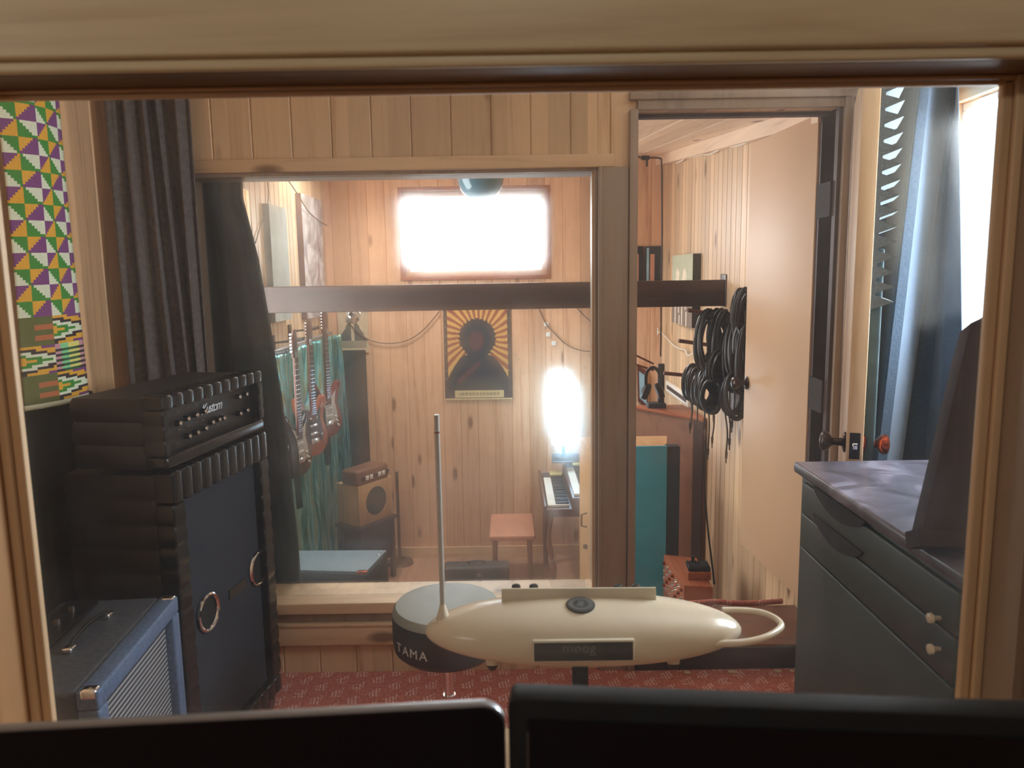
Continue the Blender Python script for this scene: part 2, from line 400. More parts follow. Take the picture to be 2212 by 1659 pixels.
kente = {k: plain('kente_' + k, srgb(*c), 0.85, noise=0.08, scale=400) for k, c in dict(
    purple=(118, 62, 122), yellow=(222, 166, 50), green=(54, 136, 48), white=(218, 226, 200), black=(44, 32, 38),
    olive=(92, 100, 52), rust=(178, 104, 62), mint=(128, 206, 146), lemon=(226, 216, 120), pink=(200, 150, 160), moss=(34, 92, 56)).items()}

# marbled desk top
t = NT('marbled_grey_top'); tc = t.n('ShaderNodeTexCoord'); nz = t.n('ShaderNodeTexNoise', i_Scale=9.0, i_Detail=6.0, i_Distortion=0.8)
t.l(tc.outputs['Object'], nz.inputs['Vector'])
t.l(t.ramp(nz.outputs[0], [(0.35, srgb(56, 52, 58)), (0.55, srgb(82, 78, 88)), (0.72, srgb(128, 124, 136))]), t.p.inputs['Base Color'])
t.p.inputs['Roughness'].default_value = 0.3; M['marble'] = t.mat
# carpet
t = NT('red_patterned_carpet'); tc = t.n('ShaderNodeTexCoord'); sp = t.n('ShaderNodeSeparateXYZ'); t.l(tc.outputs['Object'], sp.inputs[0])
nz = t.n('ShaderNodeTexNoise', i_Scale=90.0, i_Detail=3.0); t.l(tc.outputs['Object'], nz.inputs['Vector'])
cu = t.math('FRACT', t.math('MULTIPLY', sp.outputs[0], 15.0)); cv = t.math('FRACT', t.math('ADD', t.math('MULTIPLY', sp.outputs[1], 11.0), t.math('MULTIPLY', t.math('FLOOR', t.math('MULTIPLY', sp.outputs[0], 15.0)), 0.5)))
stripe = t.math('GREATER_THAN', t.math('SINE', t.math('MULTIPLY', t.math('ADD', sp.outputs[0], t.math('MULTIPLY', sp.outputs[1], 0.15)), 520.0)), -0.1)
inside = t.math('MULTIPLY', t.math('LESS_THAN', cu, 0.62), t.math('LESS_THAN', cv, t.math('ADD', 0.35, t.math('MULTIPLY', cu, 0.5))))
rag = t.math('GREATER_THAN', nz.outputs[0], 0.43)
fac = t.math('MULTIPLY', t.math('MULTIPLY', inside, stripe), t.math('MULTIPLY', rag, 0.75))
red = t.ramp(nz.outputs[0], [(0.3, srgb(160, 84, 70)), (0.7, srgb(202, 122, 104))])
t.l(t.mix(fac, red, srgb(216, 178, 168)), t.p.inputs['Base Color']); t.p.inputs['Roughness'].default_value = 0.95
b = t.n('ShaderNodeBump', i_Strength=0.5, i_Distance=0.003); t.l(nz.outputs[0], b.inputs['Height']); t.l(b.outputs[0], t.p.inputs['Normal']); M['carpet'] = t.mat
# iridescent foil curtain
t = NT('iridescent_foil'); tc = t.n('ShaderNodeTexCoord'); mp = t.n('ShaderNodeMapping'); mp.inputs['Scale'].default_value = (9, 9, 1.6); t.l(tc.outputs['Object'], mp.inputs[0])
nz = t.n('ShaderNodeTexNoise', i_Scale=1.4, i_Detail=5.0, i_Distortion=1.4); t.l(mp.outputs[0], nz.inputs['Vector'])
t.l(t.ramp(nz.outputs[0], [(0.28, srgb(40, 92, 80)), (0.42, srgb(70, 160, 164)), (0.52, srgb(150, 214, 220)), (0.6, srgb(168, 172, 132)), (0.72, srgb(70, 176, 130))]), t.p.inputs['Base Color'])
t.p.inputs['Metallic'].default_value = 0.6; t.p.inputs['Roughness'].default_value = 0.22
b = t.n('ShaderNodeBump', i_Strength=1.0, i_Distance=0.02); t.l(nz.outputs[0], b.inputs['Height']); t.l(b.outputs[0], t.p.inputs['Normal']); M['foil'] = t.mat
# ribbed amp grille cloth (fine diagonal weave)
t = NT('striped_grille_cloth'); tc = t.n('ShaderNodeTexCoord'); sp = t.n('ShaderNodeSeparateXYZ'); t.l(tc.outputs['Object'], sp.inputs[0])
st = t.math('SINE', t.math('MULTIPLY', sp.outputs[2], 2 * PI / 0.0125))
t.l(t.ramp(t.math('ADD', t.math('MULTIPLY', st, 0.5), 0.5), [(0.35, srgb(44, 48, 54)), (0.62, srgb(152, 156, 158))]), t.p.inputs['Base Color'])
t.p.inputs['Roughness'].default_value = 0.6; M['grille'] = t.mat

# ---------------------------------------------------------------- the setting
BL, BR = -1.35, 1.52            # booth side walls
W2, W2B = 2.72, 2.87            # wall between booth and live room
LL, LR, LF = -1.42, 1.17, 6.0   # live room left, right, far
LZ = -0.80                      # live room floor
def ceil_z(y): return 2.15 + 0.086 * (y - 3.8)

def planks(mb, o, u, n, umin, umax, z0, z1, width, holes=(), off=0.0, t=0.018, g=0.004, ztop=None, mi=0, gap=0.0004):
    """vertical boards with chamfered joints; wall point = o + u*a ; n points into the room"""
    o, u, n = Vector(o), Vector(u), Vector(n)
    cuts = sorted({umin, umax} | {h[0] for h in holes if umin < h[0] < umax} | {h[1] for h in holes if umin < h[1] < umax})
    k0 = math.floor((umin - off) / width); k = k0
    joints = []
    while off + k * width < umax:
        if off + k * width > umin: joints.append(off + k * width)
        k += 1
    edges = sorted(set(cuts) | set(joints))
    for a, b in zip(edges[:-1], edges[1:]):
        if b - a < 1e-4: continue
        mid = (a + b) / 2; segs = [(z0, (ztop(mid) if ztop else z1))]
        for h in holes:
            if h[0] < mid < h[1]:
                ns = []
                for s0, s1 in segs:
                    if h[2] > s0: ns.append((s0, min(s1, h[2])))
                    if h[3] < s1: ns.append((max(s0, h[3]), s1))
                segs = ns
        ga = g if a in joints else 0.0; gb = g if b in joints else 0.0
        for s0, s1 in segs:
            if s1 - s0 < 1e-3: continue
            pr = [(a + gap, 0), (a + gap, t - ga), (a + ga + gap, t), (b - gb - gap, t), (b - gap, t - gb), (b - gap, 0)]
            vs = []
            for z in (s0, s1):
                for uu, dd in pr:
                    p = o + u * uu + n * dd; vs.append((p.x, p.y, z))
            nn = len(pr)
            fs = [tuple(range(nn)), tuple(range(nn, 2*nn))] + [(i, (i+1)%nn, nn+(i+1)%nn, nn+i) for i in range(nn)]
            mb.add(vs, fs, mi)
def slab(mb, axis, c0, c1, u0, u1, z0, z1, holes=(), mi=0):
    """wall core with rectangular holes; axis 'y': plane y=c0..c1 running along x"""
    us = sorted({u0, u1} | {min(max(h[i], u0), u1) for h in holes for i in (0, 1)})
    for a, b in zip(us[:-1], us[1:]):
        if b - a < 1e-5: continue
        mid = (a + b) / 2; segs = [(z0, z1)]
        for h in holes:
            if h[0] < mid < h[1]:
                ns = []
                for s0, s1 in segs:
                    if h[2] > s0: ns.append((s0, min(s1, h[2])))
                    if h[3] < s1: ns.append((max(s0, h[3]), s1))
                segs = ns
        for s0, s1 in segs:
            if s1 - s0 < 1e-5: continue
            if axis == 'y': mb.span((a, c0, s0), (b, c1, s1), mi)
            else: mb.span((c0, a, s0), (c1, b, s1), mi)

# openings
YG = 0.945
G = dict(l=(aty(7, 404, YG).x + aty(122, 1560, YG).x) / 2 - 0.0255, r=(aty(2160, 183, YG).x + aty(2055, 1500, YG).x) / 2 + 0.0255, b=0.86, t=aty(1100, 204, YG).z + 0.0105)                      # control window clear opening (jamb faces)
winL, winR = aty(424, 388, W2).x, aty(1291, 700, W2).x
winT, winB = aty(860, 381, W2).z, aty(900, 1291, W2).z
V = dict(l=winL - 0.05, r=winR, b=winB, t=aty(860, 380, W2 + 0.04).z + 0.012)
doL, doR, doT = aty(1374, 600, W2).x, 1.125, aty(1560, 236, W2).z
RWz0, RWz1, RWy0, RWy1 = 1.24, 2.02, 1.62, 2.69                   # booth outside window

# wall between control room and booth
WN = ((G['l'] - 0.02, G['r'] + 0.02, G['b'] - 0.02, G['t'] + 0.02),)
mb = MB(); slab(mb, 'y', 0.88, 0.952, -1.75, 1.75, 0, 2.4, WN); struct('wall_front', mb, M['planks_x'])
# booth
mb = MB(); mb.span((BL, 0.95, -0.12), (BR, W2B, 0)); struct('floor', mb, M['carpet'])
mb = MB(); mb.span((-1.75, 0.95, 2.34), (1.75, W2B, 2.42)); struct('ceiling', mb, M['white_frame'])
mb = MB(); mb.span((BL - 0.1, 0.95, 0), (BL - 0.018, W2B, 2.36)); planks(mb, (BL - 0.018, 0, 0), (0, 1, 0), (1, 0, 0), 0.952, W2, 0, 2.34, PW); struct('wall_left', mb, M['planks_booth'])
hr = (RWy0, RWy1, RWz0, RWz1)
mb = MB(); slab(mb, 'x', BR + 0.018, BR + 0.12, 0.95, W2B, 0, 2.36, (hr,)); planks(mb, (BR + 0.018, 0, 0), (0, 1, 0), (-1, 0, 0), 0.952, W2, 0, 2.34, PW, (hr,)); struct('wall_right', mb, M['planks_booth'])
h2 = (V['l'], V['r'], V['b'], V['t']); hd = (doL, doR, 0.0, doT)
mb = MB(); slab(mb, 'y', W2 + 0.018, W2B - 0.018, -1.60, 1.62, LZ, 2.42, (h2, (doL, doR, 0.075, doT)))
planks(mb, (0, W2 + 0.018, 0), (1, 0, 0), (0, -1, 0), BL, BR, 0, 2.34, PW, (h2, hd), off=aty(458, 300, W2).x)
planks(mb, (0, W2B - 0.018, 0), (1, 0, 0), (0, 1, 0), LL, LR, LZ, 2.4, PW, (h2, (doL, doR, LZ, doT)))
struct('wall_middle', mb, M['planks_x'])

# live room shell
mb = MB(); mb.span((LL - 0.05, W2B, LZ - 0.1), (LR + 0.05, LF + 0.05, LZ)); struct('floor', mb, M['floor_wood'])
hl = (3.15, 4.30, 0.55, 1.95); fw0 = aty(880, 424, LF); fw1 = aty(1168, 592, LF)
mb = MB(); slab(mb, 'x', LL - 0.12, LL - 0.018, W2B, LF + 0.12, LZ, 2.6, (hl,)); planks(mb, (LL - 0.018, 0, 0), (0, 1, 0), (1, 0, 0), W2B, LF, LZ, 2.4, 0.09, (hl,), ztop=lambda y: ceil_z(y) + 0.01, gap=0.0015); struct('wall_left', mb, M['planks_y'])
mb = MB(); slab(mb, 'x', LR + 0.018, LR + 0.12, W2B, LF + 0.12, LZ, 2.6, ()); planks(mb, (LR + 0.018, 0, 0), (0, 1, 0), (-1, 0, 0), W2B, LF, LZ, 2.4, 0.09, (), ztop=lambda y: ceil_z(y) + 0.01, g=0.004, gap=0.002); struct('wall_right', mb, M['planks_y'])
fwL, fwR, fwB, fwT = aty(862, 500, LF).x, aty(1189, 500, LF).x, aty(1020, 604, LF).z, aty(1020, 402, LF).z
hf = (fwL, fwR, fwB, fwT)
mb = MB(); slab(mb, 'y', LF + 0.018, LF + 0.12, LL - 0.1, LR + 0.1, LZ, 2.6, (hf,)); planks(mb, (0, LF + 0.018, 0), (1, 0, 0), (0, -1, 0), LL, LR, LZ, 2.36, PW, (hf,)); struct('wall_back', mb, M['planks_live'])
# sloping ceiling with an opening for the added, unseen rooflight, boards running away from the window
mb = MB(); x = LL - 0.05; sk = (-1.3, -0.5, 4.95, 5.45)
def cb(xa, xb, ya, yb, dz0, dz1):
    mb.add([(xa, ya, ceil_z(ya)+dz0), (xb, ya, ceil_z(ya)+dz0), (xb, yb, ceil_z(yb)+dz0), (xa, yb, ceil_z(yb)+dz0),
            (xa, ya, ceil_z(ya)+dz1), (xb, ya, ceil_z(ya)+dz1), (xb, yb, ceil_z(yb)+dz1), (xa, yb, ceil_z(yb)+dz1)],
           [(0,3,2,1),(4,5,6,7),(0,1,5,4),(1,2,6,5),(2,3,7,6),(3,0,4,7)])
while x < LR + 0.05:
    xb = min(x + 0.2, LR + 0.06)
    for ya, yb in ((W2B, sk[2]), (sk[2], sk[3]), (sk[3], LF + 0.05)):
        if ya == sk[2] and x > sk[0] - 0.2 and xb < sk[1] + 0.2: continue
        cb(x + 0.008, xb - 0.008, ya, yb, -0.004, 0.02); cb(x, xb, ya, yb, 0.012, 0.08)
    x += 0.2
struct('ceiling', mb, M['planks_ceiling'])
mb = MB()
for xa, xb in ((LL, LL + 0.05), (LR - 0.055, LR)):
    mb.add([(xa, W2B, ceil_z(W2B)-0.07), (xb, W2B, ceil_z(W2B)-0.07), (xb, LF, ceil_z(LF)-0.07), (xa, LF, ceil_z(LF)-0.07),
            (xa, W2B, ceil_z(W2B)), (xb, W2B, ceil_z(W2B)), (xb, LF, ceil_z(LF)), (xa, LF, ceil_z(LF))],
           [(0,3,2,1),(4,5,6,7),(0,1,5,4),(1,2,6,5),(2,3,7,6),(3,0,4,7)])
struct('trim_1', mb, M['planks_ceiling'])
mb = MB(); mb.span((LL + 0.02, LF - 0.02, LZ), (LR - 0.02, LF - 0.001, LZ + 0.09)); struct('baseboard_back', mb, M['pine_x'])

# control room shell (behind the camera), lit by the added fill lights
mb = MB(); mb.span((-1.8, -1.5, -0.1), (1.8, 0.88, 0)); struct('floor', mb, M['floor_wood'])
mb = MB(); mb.span((-1.8, -1.5, 2.36), (1.8, 1.02, 2.44)); struct('ceiling', mb, M['pine_x'])
mb = MB(); mb.span((-1.84, -1.5, 0), (-1.75, 1.02, 2.4)); struct('wall_left', mb, M['planks_booth'])
mb = MB(); mb.span((1.75, -1.5, 0), (1.84, 1.02, 2.4)); struct('wall_right', mb, M['planks_booth'])
mb = MB(); slab(mb, 'y', -1.6, -1.5, -1.84, 1.84, 0, 2.44); struct('wall_back', mb, M['planks_x'])

# ---------------------------------------------------------------- window_1: control window
w1 = sroot('window_1', (0, 0.9, G['b']))
l, r, bt, tp = G['l'], G['r'], G['b'], G['t']
YJ = 0.87
mb = MB(); mb.span((l - 0.02, YJ, tp), (r + 0.02, 0.951, tp + 0.02)); obj('head_jamb', mb, M['dark_jamb'], w1, True)
mb = MB(); mb.span((l - 0.02, YJ, bt), (l, 0.951, tp)); obj('jamb', mb, M['side_jamb'], w1, True)
mb = MB(); mb.span((r, YJ, bt), (r + 0.02, 0.951, tp)); obj('jamb', mb, M['brown_trim'], w1, True)
mb = MB(); mb.span((l - 0.02, YJ - 0.03, bt - 0.02), (r + 0.02, 0.98, bt)); obj('sill', mb, M['pine_x'], w1, True)
mb = MB(); mb.span((l - 0.2, YJ - 0.022, tp + 0.012), (r + 0.2, YJ, tp + 0.155), bev=0.004); mb.span((l - 0.01, YJ - 0.012, tp + 0.0), (r + 0.01, YJ + 0.001, tp + 0.014), bev=0.004)
mb.span((l - 0.2, YJ - 0.03, tp + 0.112), (r + 0.2, YJ - 0.02, tp + 0.15), bev=0.004)
obj('head_casing', mb, M['casing'], w1, True)
for xa, xb in ((l - 0.16, l - 0.012), (r + 0.012, r + 0.16)):
    mb = MB(); mb.span((xa, YJ - 0.02, bt - 0.1), (xb, YJ, tp + 0.012), bev=0.004); obj('side_casing', mb, M['pine_z'], w1, True)
def bead(mb, a, b, c0, c1, kind):
    pass
for sgn, xe in ((1, l), (-1, r)):
    mb = MB()
    mb.span((xe, 0.928, bt), (xe + sgn*0.0115, 0.944, tp), bev=0.002)
    mb.span((xe + sgn*0.0125, 0.933, bt), (xe + sgn*0.0255, 0.944, tp), bev=0.0025)
    obj('glazing_stop', mb, M['pine_z'], w1, True)
mb = MB(); mb.span((l, 0.93, tp - 0.0045), (r, 0.944, tp), bev=0.0015); mb.span((l, 0.933, tp - 0.0105), (r, 0.944, tp - 0.005), bev=0.002)
obj('glazing_stop', mb, M['pine_x'], w1, True)
mb = MB(); mb.span((l, 0.944, bt), (r, 0.950, tp)); obj('glass_pane', mb, M['glass_front'], w1, True)

# ---------------------------------------------------------------- window_2: between booth and live room
w2 = sroot('window_2', ((V['l']+V['r'])/2, W2, V['b']))
l, r, bt, tp = V['l'], V['r'], V['b'], V['t']
mb = MB(); mb.span((l, W2 - 0.002, tp - 0.012), (r, W2B, tp)); obj('head_jamb', mb, M['brown_trim'], w2, True)
for xa, xb in ((l, l + 0.01), (r - 0.01, r)):
    mb = MB(); mb.span((xa, W2 - 0.002, bt), (xb, W2B, tp - 0.012)); obj('jamb', mb, M['brown_trim'], w2, True)
zt = aty(860, 347, W2).z
mb = MB(); mb.span((l - 0.07, W2 - 0.02, tp), (r + 0.055, W2 + 0.001, zt + 0.01), bev=0.003); obj('head_casing', mb, M['pine_x'], w2, True)
xm = aty(1373, 700, W2).x
mb = MB(); mb.span((r + 0.001, W2 - 0.02, 0), (xm - 0.03, W2 + 0.001, tp), bev=0.003); mb.span((r + 0.001, W2 - 0.026, 0.3), (r + 0.014, W2 - 0.018, tp), bev=0.002)
obj('side_casing', mb, M['brown_trim'], w2, True)
z1, z2, z3, z4 = [aty(735, y, W2).z for y in (1293, 1316, 1340, 1388)]
mb = MB(); mb.span((l - 0.08, W2 - 0.045, z2), (r + 0.0, W2 + 0.02, z1), bev=0.004); obj('sill', mb, M['pine_x'], w2, True)
mb = MB(); mb.span((l - 0.06, W2 - 0.012, z3), (r + 0.0, W2, z2)); obj('apron_cove', mb, M['brown_trim'], w2, True)
mb = MB(); mb.span((l - 0.06, W2 - 0.026, z4), (r + 0.0, W2, z3), bev=0.004); mb.span((l - 0.06, W2 - 0.032, z3 - 0.012), (r, W2 - 0.02, z3), bev=0.003); obj('apron', mb, M['pine_x'], w2, True)
mb = MB(); mb.span((l + 0.01, W2 + 0.035, bt), (r - 0.01, W2 + 0.041, tp - 0.012)); obj('glass_pane', mb, M['glass_live'], w2, True)
mb = MB()
for xa, xb in ((l + 0.01, l + 0.02), (r - 0.018, r - 0.01)): mb.span((xa, W2 + 0.02, bt), (xb, W2 + 0.035, tp - 0.012))
obj('glazing_bead', mb, M['pine_z'], w2, True)

# ---------------------------------------------------------------- window_3: far window of the live room
w3 = sroot('window_3', ((fwL+fwR)/2, LF, fwB))
def frame4(mb, x0, x1, z0, z1, y0, y1, wd, bev=0.003):
    mb.span((x0, y0, z1 - wd), (x1, y1, z1), bev=bev); mb.span((x0, y0, z0), (x1, y1, z0 + wd), bev=bev)
    mb.span((x0, y0, z0 + wd), (x0 + wd, y1, z1 - wd), bev=bev); mb.span((x1 - wd, y0, z0 + wd), (x1, y1, z1 - wd), bev=bev)
mb = MB(); frame4(mb, fwL, fwR, fwB, fwT, LF - 0.01, LF + 0.12, 0.03); obj('frame', mb, M['redwood'], w3, True)
mb = MB(); frame4(mb, fwL + 0.03, fwR - 0.03, fwB + 0.03, fwT - 0.03, LF + 0.04, LF + 0.08, 0.04); obj('sash', mb, M['birch'], w3, True)
mb = MB(); mb.span((fwL + 0.06, LF + 0.058, fwB + 0.06), (fwR - 0.06, LF + 0.062, fwT - 0.06)); obj('glass_pane', mb, M['glass_out'], w3, True)
# ---------------------------------------------------------------- window_4: booth outside window on the right
w4 = sroot('window_4', (BR, 2.1, RWz0))
mb = MB()
for a, b in (((RWy0, RWz1 - 0.025), (RWy1, RWz1)), ((RWy0, RWz0), (RWy1, RWz0 + 0.025)), ((RWy0, RWz0 + 0.025), (RWy0 + 0.025, RWz1 - 0.025)), ((RWy1 - 0.025, RWz0 + 0.025), (RWy1, RWz1 - 0.025))):
    mb.span((BR + 0.01, a[0], a[1]), (BR + 0.1, b[0], b[1]), bev=0.004)
mb.span((BR + 0.04, 2.10, RWz0 + 0.025), (BR + 0.08, 2.15, RWz1 - 0.025))
obj('frame', mb, M['white_frame'], w4, True)
mb = MB(); mb.span((BR - 0.02, RWy0 - 0.06, RWz1), (BR, RWy1 + 0.06, RWz1 + 0.07), bev=0.003); obj('head_casing', mb, M['pine_y'], w4, True)
mb = MB(); mb.span((BR + 0.055, RWy0 + 0.04, RWz0 + 0.04), (BR + 0.06, RWy1 - 0.04, RWz1 - 0.04)); obj('glass_pane', mb, M['glass_out'], w4, True)

# ---------------------------------------------------------------- doorway casing and the two doors
mb = MB()
cz = aty(1600, 194, W2).z
mb.span((xm - 0.028, W2 - 0.03, 0.0), (doL, W2B + 0.005, doT), bev=0.003)
obj_tr = None
mb.span((xm - 0.028, W2 - 0.03, doT + 0.03), (doR + 0.16, W2 + 0.001, cz), bev=0.003)
mb.span((doL, W2 - 0.02, doT), (doR + 0.1, W2 + 0.001, doT + 0.03))
mb.span((doR + 0.012, W2 - 0.03, 0), (doR + 0.04, W2 + 0.001, doT + 0.03), bev=0.003)
mb.span((doR + 0.052, W2 - 0.022, 0), (doR + 0.15, W2 + 0.001, doT + 0.03), bev=0.003)
struct('trim_2', mb, M['brown_trim'])
mb = MB(); mb.span((doR, W2 - 0.01, 0.0), (doR + 0.012, W2B + 0.01, doT)); mb.span((doL, W2 + 0.06, doT - 0.012), (doR, W2 + 0.1, doT))
struct('trim_3', mb, M['dark_brown'])
mb = MB()
for zc in (1.72, 1.02, 0.42):
    mb.span((doR - 0.008, W2 + 0.02, zc - 0.06), (doR + 0.002, W2B - 0.01, zc + 0.06))
struct('trim_4', mb, M['black_matt'])
# raised landing past the doorway
mb = MB(); mb.span((doL + 0.001, W2 - 0.012, 0.0), (LR - 0.002, 3.05, 0.09), bev=0.006); struct('trim_5', mb, M['cab_wood'])
mb = MB(); mb.span((doL + 0.001, W2 - 0.026, 0.0), (doR, W2 - 0.012, 0.085), bev=0.003); struct('trim_6', mb, M['rubber'])
mb = MB()
mb.tube([(doL + 0.05 + k * 0.09, 3.065 + 0.004 * math.sin(k * 2.1), 0.095 + 0.003 * math.cos(k * 1.7)) for k in range(8)], 0.011, 10, flat=1.4)
o = obj('carpet_strip', mb, M['carpet']); rebase(o, (0.8, 3.06, 0.09)); tag(o, 'rolled reddish carpet edge lying on the far lip of the doorway step', 'carpet')
for k, px in enumerate((1478, 1575, 1673, 1702, 1720)):
    c = atz(px, 1440, 0.0); wd = (0.022, 0.034, 0.026, 0.014, 0.018)[k]
    mb = MB(); mb.box((0, 0, 0.004), (wd, 0.016, 0.006), bev=0.0015)
    o = obj('tape_scrap', mb, M['paper']); o.location = (c.x, W2 - 0.05, 0.0); o.rotation_euler = (0, 0, 0.12 * (k - 2))
    tag(o, ['small pale scrap on the carpet, leftmost below the doorway step', 'longest pale scrap on the carpet at the middle of the doorway step', 'pale scrap on the carpet, third from left below the doorway step',
            'tiny pale scrap on the carpet, fourth from left at the step', 'pale scrap on the carpet next to the green cabinet'][k], 'scrap', 'pale scraps at the foot of the doorway step')

def knob_mb(M4, dark_mi=0):
    m = MB()
    m.lathe([(0.030, 0), (0.030, 0.004), (0.026, 0.007), (0.012, 0.010), (0.0105, 0.022), (0.011, 0.032), (0.018, 0.040),
             (0.026, 0.046), (0.029, 0.054), (0.0285, 0.062), (0.022, 0.068), (0.008, 0.071)], M4, 28)
    return m
# door_1: booth door, open towards the viewer, seen edge-on, foam on its back
hx, hy = 1.165, 2.69; ex, ey = aty(1842, 600, 2.13).x + 0.004, 2.13
d1 = sroot('door_1', (hx, hy, 0)); dv = Vector((ex - hx, ey - hy, 0)); L1 = dv.length; dv.normalize()
nr = Vector((-dv.y, dv.x, 0)) ; nr = nr if nr.x > 0 else -nr     # towards the right hand side
T1 = 0.044
Md = lambda off=0.0: basis(Vector((hx, hy, 0)) + nr * off, dv, (0, 0, 1))     # local x along leaf, y up, z sideways
Mz = basis(Vector((hx, hy, 0)), dv, (0, 0, 1)); zs = 1 if Mz.col[2].to_3d().dot(nr) > 0 else -1
mb = MB(); mb.box((L1/2, 1.02, zs * T1/2), (L1, 2.0, T1), Mz, bev=0.002); obj('leaf', mb, M['pine_z'], d1, True)
kz = aty(1845, 962, 2.13).z
mb = knob_mb(basis(Vector((hx, hy, kz)) + dv * (L1 - 0.06), (0, 0, 1), dv) if False else Matrix.Translation(Vector((hx, hy, kz)) + dv * (L1 - 0.045)) @ (-nr).to_track_quat('Z', 'Y').to_matrix().to_4x4()); obj('knob', mb, M['bronze'], d1, True, label='dark bronze knob')
mb = knob_mb(Matrix.Translation(Vector((hx, hy, kz)) + dv * (L1 - 0.045) + nr * T1) @ nr.to_track_quat('Z', 'Y').to_matrix().to_4x4()); obj('knob', mb, M['copper'], d1, True, label='reddish copper knob')
mb = MB(); mb.box((L1 + 0.0005, kz, zs * T1/2), (0.003, 0.075, 0.028), Mz); obj('latch_plate', mb, M['black'], d1, True)
mb = MB(); mb.box((L1 + 0.006, kz, zs * T1/2), (0.012, 0.02, 0.013), Mz, bev=0.003); obj('latch_bolt', mb, M['chrome'], d1, True)
mb = MB(); ztf, zbf = 1.965, aty(1880, 668, 2.13).z; n = 15; pit = (ztf + 0.09 - zbf) / (n + 2)
prof = [(zbf, T1)]
for k in range(n + 2):
    prof += [(zbf + pit * (k + 0.08), T1 + 0.012), (zbf + pit * (k + 0.5), T1 + 0.058), (zbf + pit * (k + 0.92), T1 + 0.012)]
prof += [(zbf + pit * (n + 2), T1)]
vs = []
for xx in (L1 - 0.20, L1 - 0.004):
    for z, q in prof: vs.append((xx, z, zs * q))
N = len(prof)
mb.add(vs, [tuple(range(N)), tuple(range(2*N-1, N-1, -1))] + [(i, (i+1)%N, N+(i+1)%N, N+i) for i in range(N)], 0, Mz)
obj('acoustic_foam', mb, M['foam'], d1, True, smooth=False, label='grey saw-toothed acoustic foam')
mb = MB(); mb.box((L1/2, (zbf + 0.35)/2 + 0.15, zs * (T1 + 0.016)), (L1 - 0.06, zbf - 0.32, 0.03), Mz, bev=0.006); obj('foam_panel', mb, M['foam_flat'], d1, True)
# door_2: flat beige live room door, swung open against the right wall
hx2, hy2 = 1.118, 2.875; fx, fy = aty(1611, 700, 3.52).x, 3.52
d2 = sroot('door_2', (hx2, hy2, 0.19)); dv2 = Vector((fx - hx2, fy - hy2, 0)); L2 = dv2.length; dv2.normalize(); nl2 = Vector((dv2.y, -dv2.x, 0)); nl2 = nl2 if nl2.x < 0 else -nl2
Mz2 = basis(Vector((hx2, hy2, 0)), dv2, (0, 0, 1)); zs2 = -1 if Mz2.col[2].to_3d().dot(nl2) > 0 else 1
mb = MB(); mb.box((L2/2, (0.19 + 2.03)/2, zs2 * 0.019), (L2, 1.84, 0.036), Mz2, bev=0.002); obj('leaf', mb, M['door_paint'], d2, True)
kp = aty(1612, 827, 3.49)
mb = knob_mb(Matrix.Translation(Vector((hx2, hy2, kp.z)) + dv2 * (L2 - 0.03)) @ nl2.to_track_quat('Z', 'Y').to_matrix().to_4x4()); obj('knob', mb, M['bronze'], d2, True)

# ---------------------------------------------------------------- monitors and the control desk
mb = MB()
zt_ = 1.152
A = atz(1092, 1522, zt_); B = atz(-40, 1581, zt_); u = (B - A).normalized()
rt = thing('monitor', 'black screen with thin silver edge and rounded corner, left of the two in front', 'monitor', ((A+B)/2).x and (((A+B)/2).x, ((A+B)/2).y + 0.08, 0.75))
MW, MH, R0 = 0.62, 0.36, 0.018
def rrect(wd, ht, rad, k=8):
    pts = []
    for cx_, cy_, a0 in ((wd - rad, rad, -90), (wd - rad, ht - rad, 0), (rad, ht - rad, 90), (rad, rad, 180)):
        for i in range(k + 1):
            a = math.radians(a0 + 90 * i / k); pts.append((cx_ + rad * math.cos(a), cy_ + rad * math.sin(a)))
    return pts
nf = Vector((u.y, -u.x, 0)); nf = nf if nf.y < 0 else -nf
org = A - Vector((0, 0, MH))
Mm = Matrix(((u.x, 0, nf.x, org.x), (u.y, 0, nf.y, org.y), (0, 1, 0, org.z), (0, 0, 0, 1)))
mb = MB(); mb.prism(rrect(MW, MH, R0), -0.011, -0.0012, Mm, bev=0.0015); obj('housing', mb, M['silver'], rt, True)
mb = MB(); mb.prism(rrect(MW - 0.003, MH - 0.003, R0), -0.0012, 0.0, Mm @ Matrix.Translation((0.0015, 0.0015, 0))); obj('screen', mb, M['screen'], rt, True)
mc = Mm @ Vector((MW/2, 0, -0.02))
mb = MB(); mb.span((mc.x - 0.08, mc.y, 0.76), (mc.x + 0.08, mc.y + 0.012, org.z + 0.14), bev=0.003); mb.span((mc.x - 0.1, mc.y - 0.09, 0.75), (mc.x + 0.1, mc.y + 0.09, 0.76), bev=0.003); obj('stand', mb, M['silver'], rt, True)
zt_ = 1.165
A = atz(1103, 1474, zt_); B = atz(2230, 1512, zt_); u = (B - A).normalized(); nf = Vector((u.y, -u.x, 0)); nf = nf if nf.y < 0 else -nf
rt = thing('monitor', 'large black screen with thick blue-black casing, right of the two in front', 'monitor', (0.28, 0.62, 0.75))
TH = 0.024; org = A - Vector((0, 0, 0.36)); MW2 = 0.60
Mm = Matrix(((u.x, 0, nf.x, org.x), (u.y, 0, nf.y, org.y), (0, 1, 0, org.z), (0, 0, 0, 1)))
mb = MB(); mb.prism(rrect(MW2, 0.36, 0.006, 4), 0, TH, Mm, bev=0.0012); obj('housing', mb, M['bezel'], rt, True)
mb = MB(); mb.box((MW2/2 + 0.0, 0.18, TH + 0.0006), (MW2 - 0.03, 0.33, 0.0016), Mm); obj('screen', mb, M['screen'], rt, True)
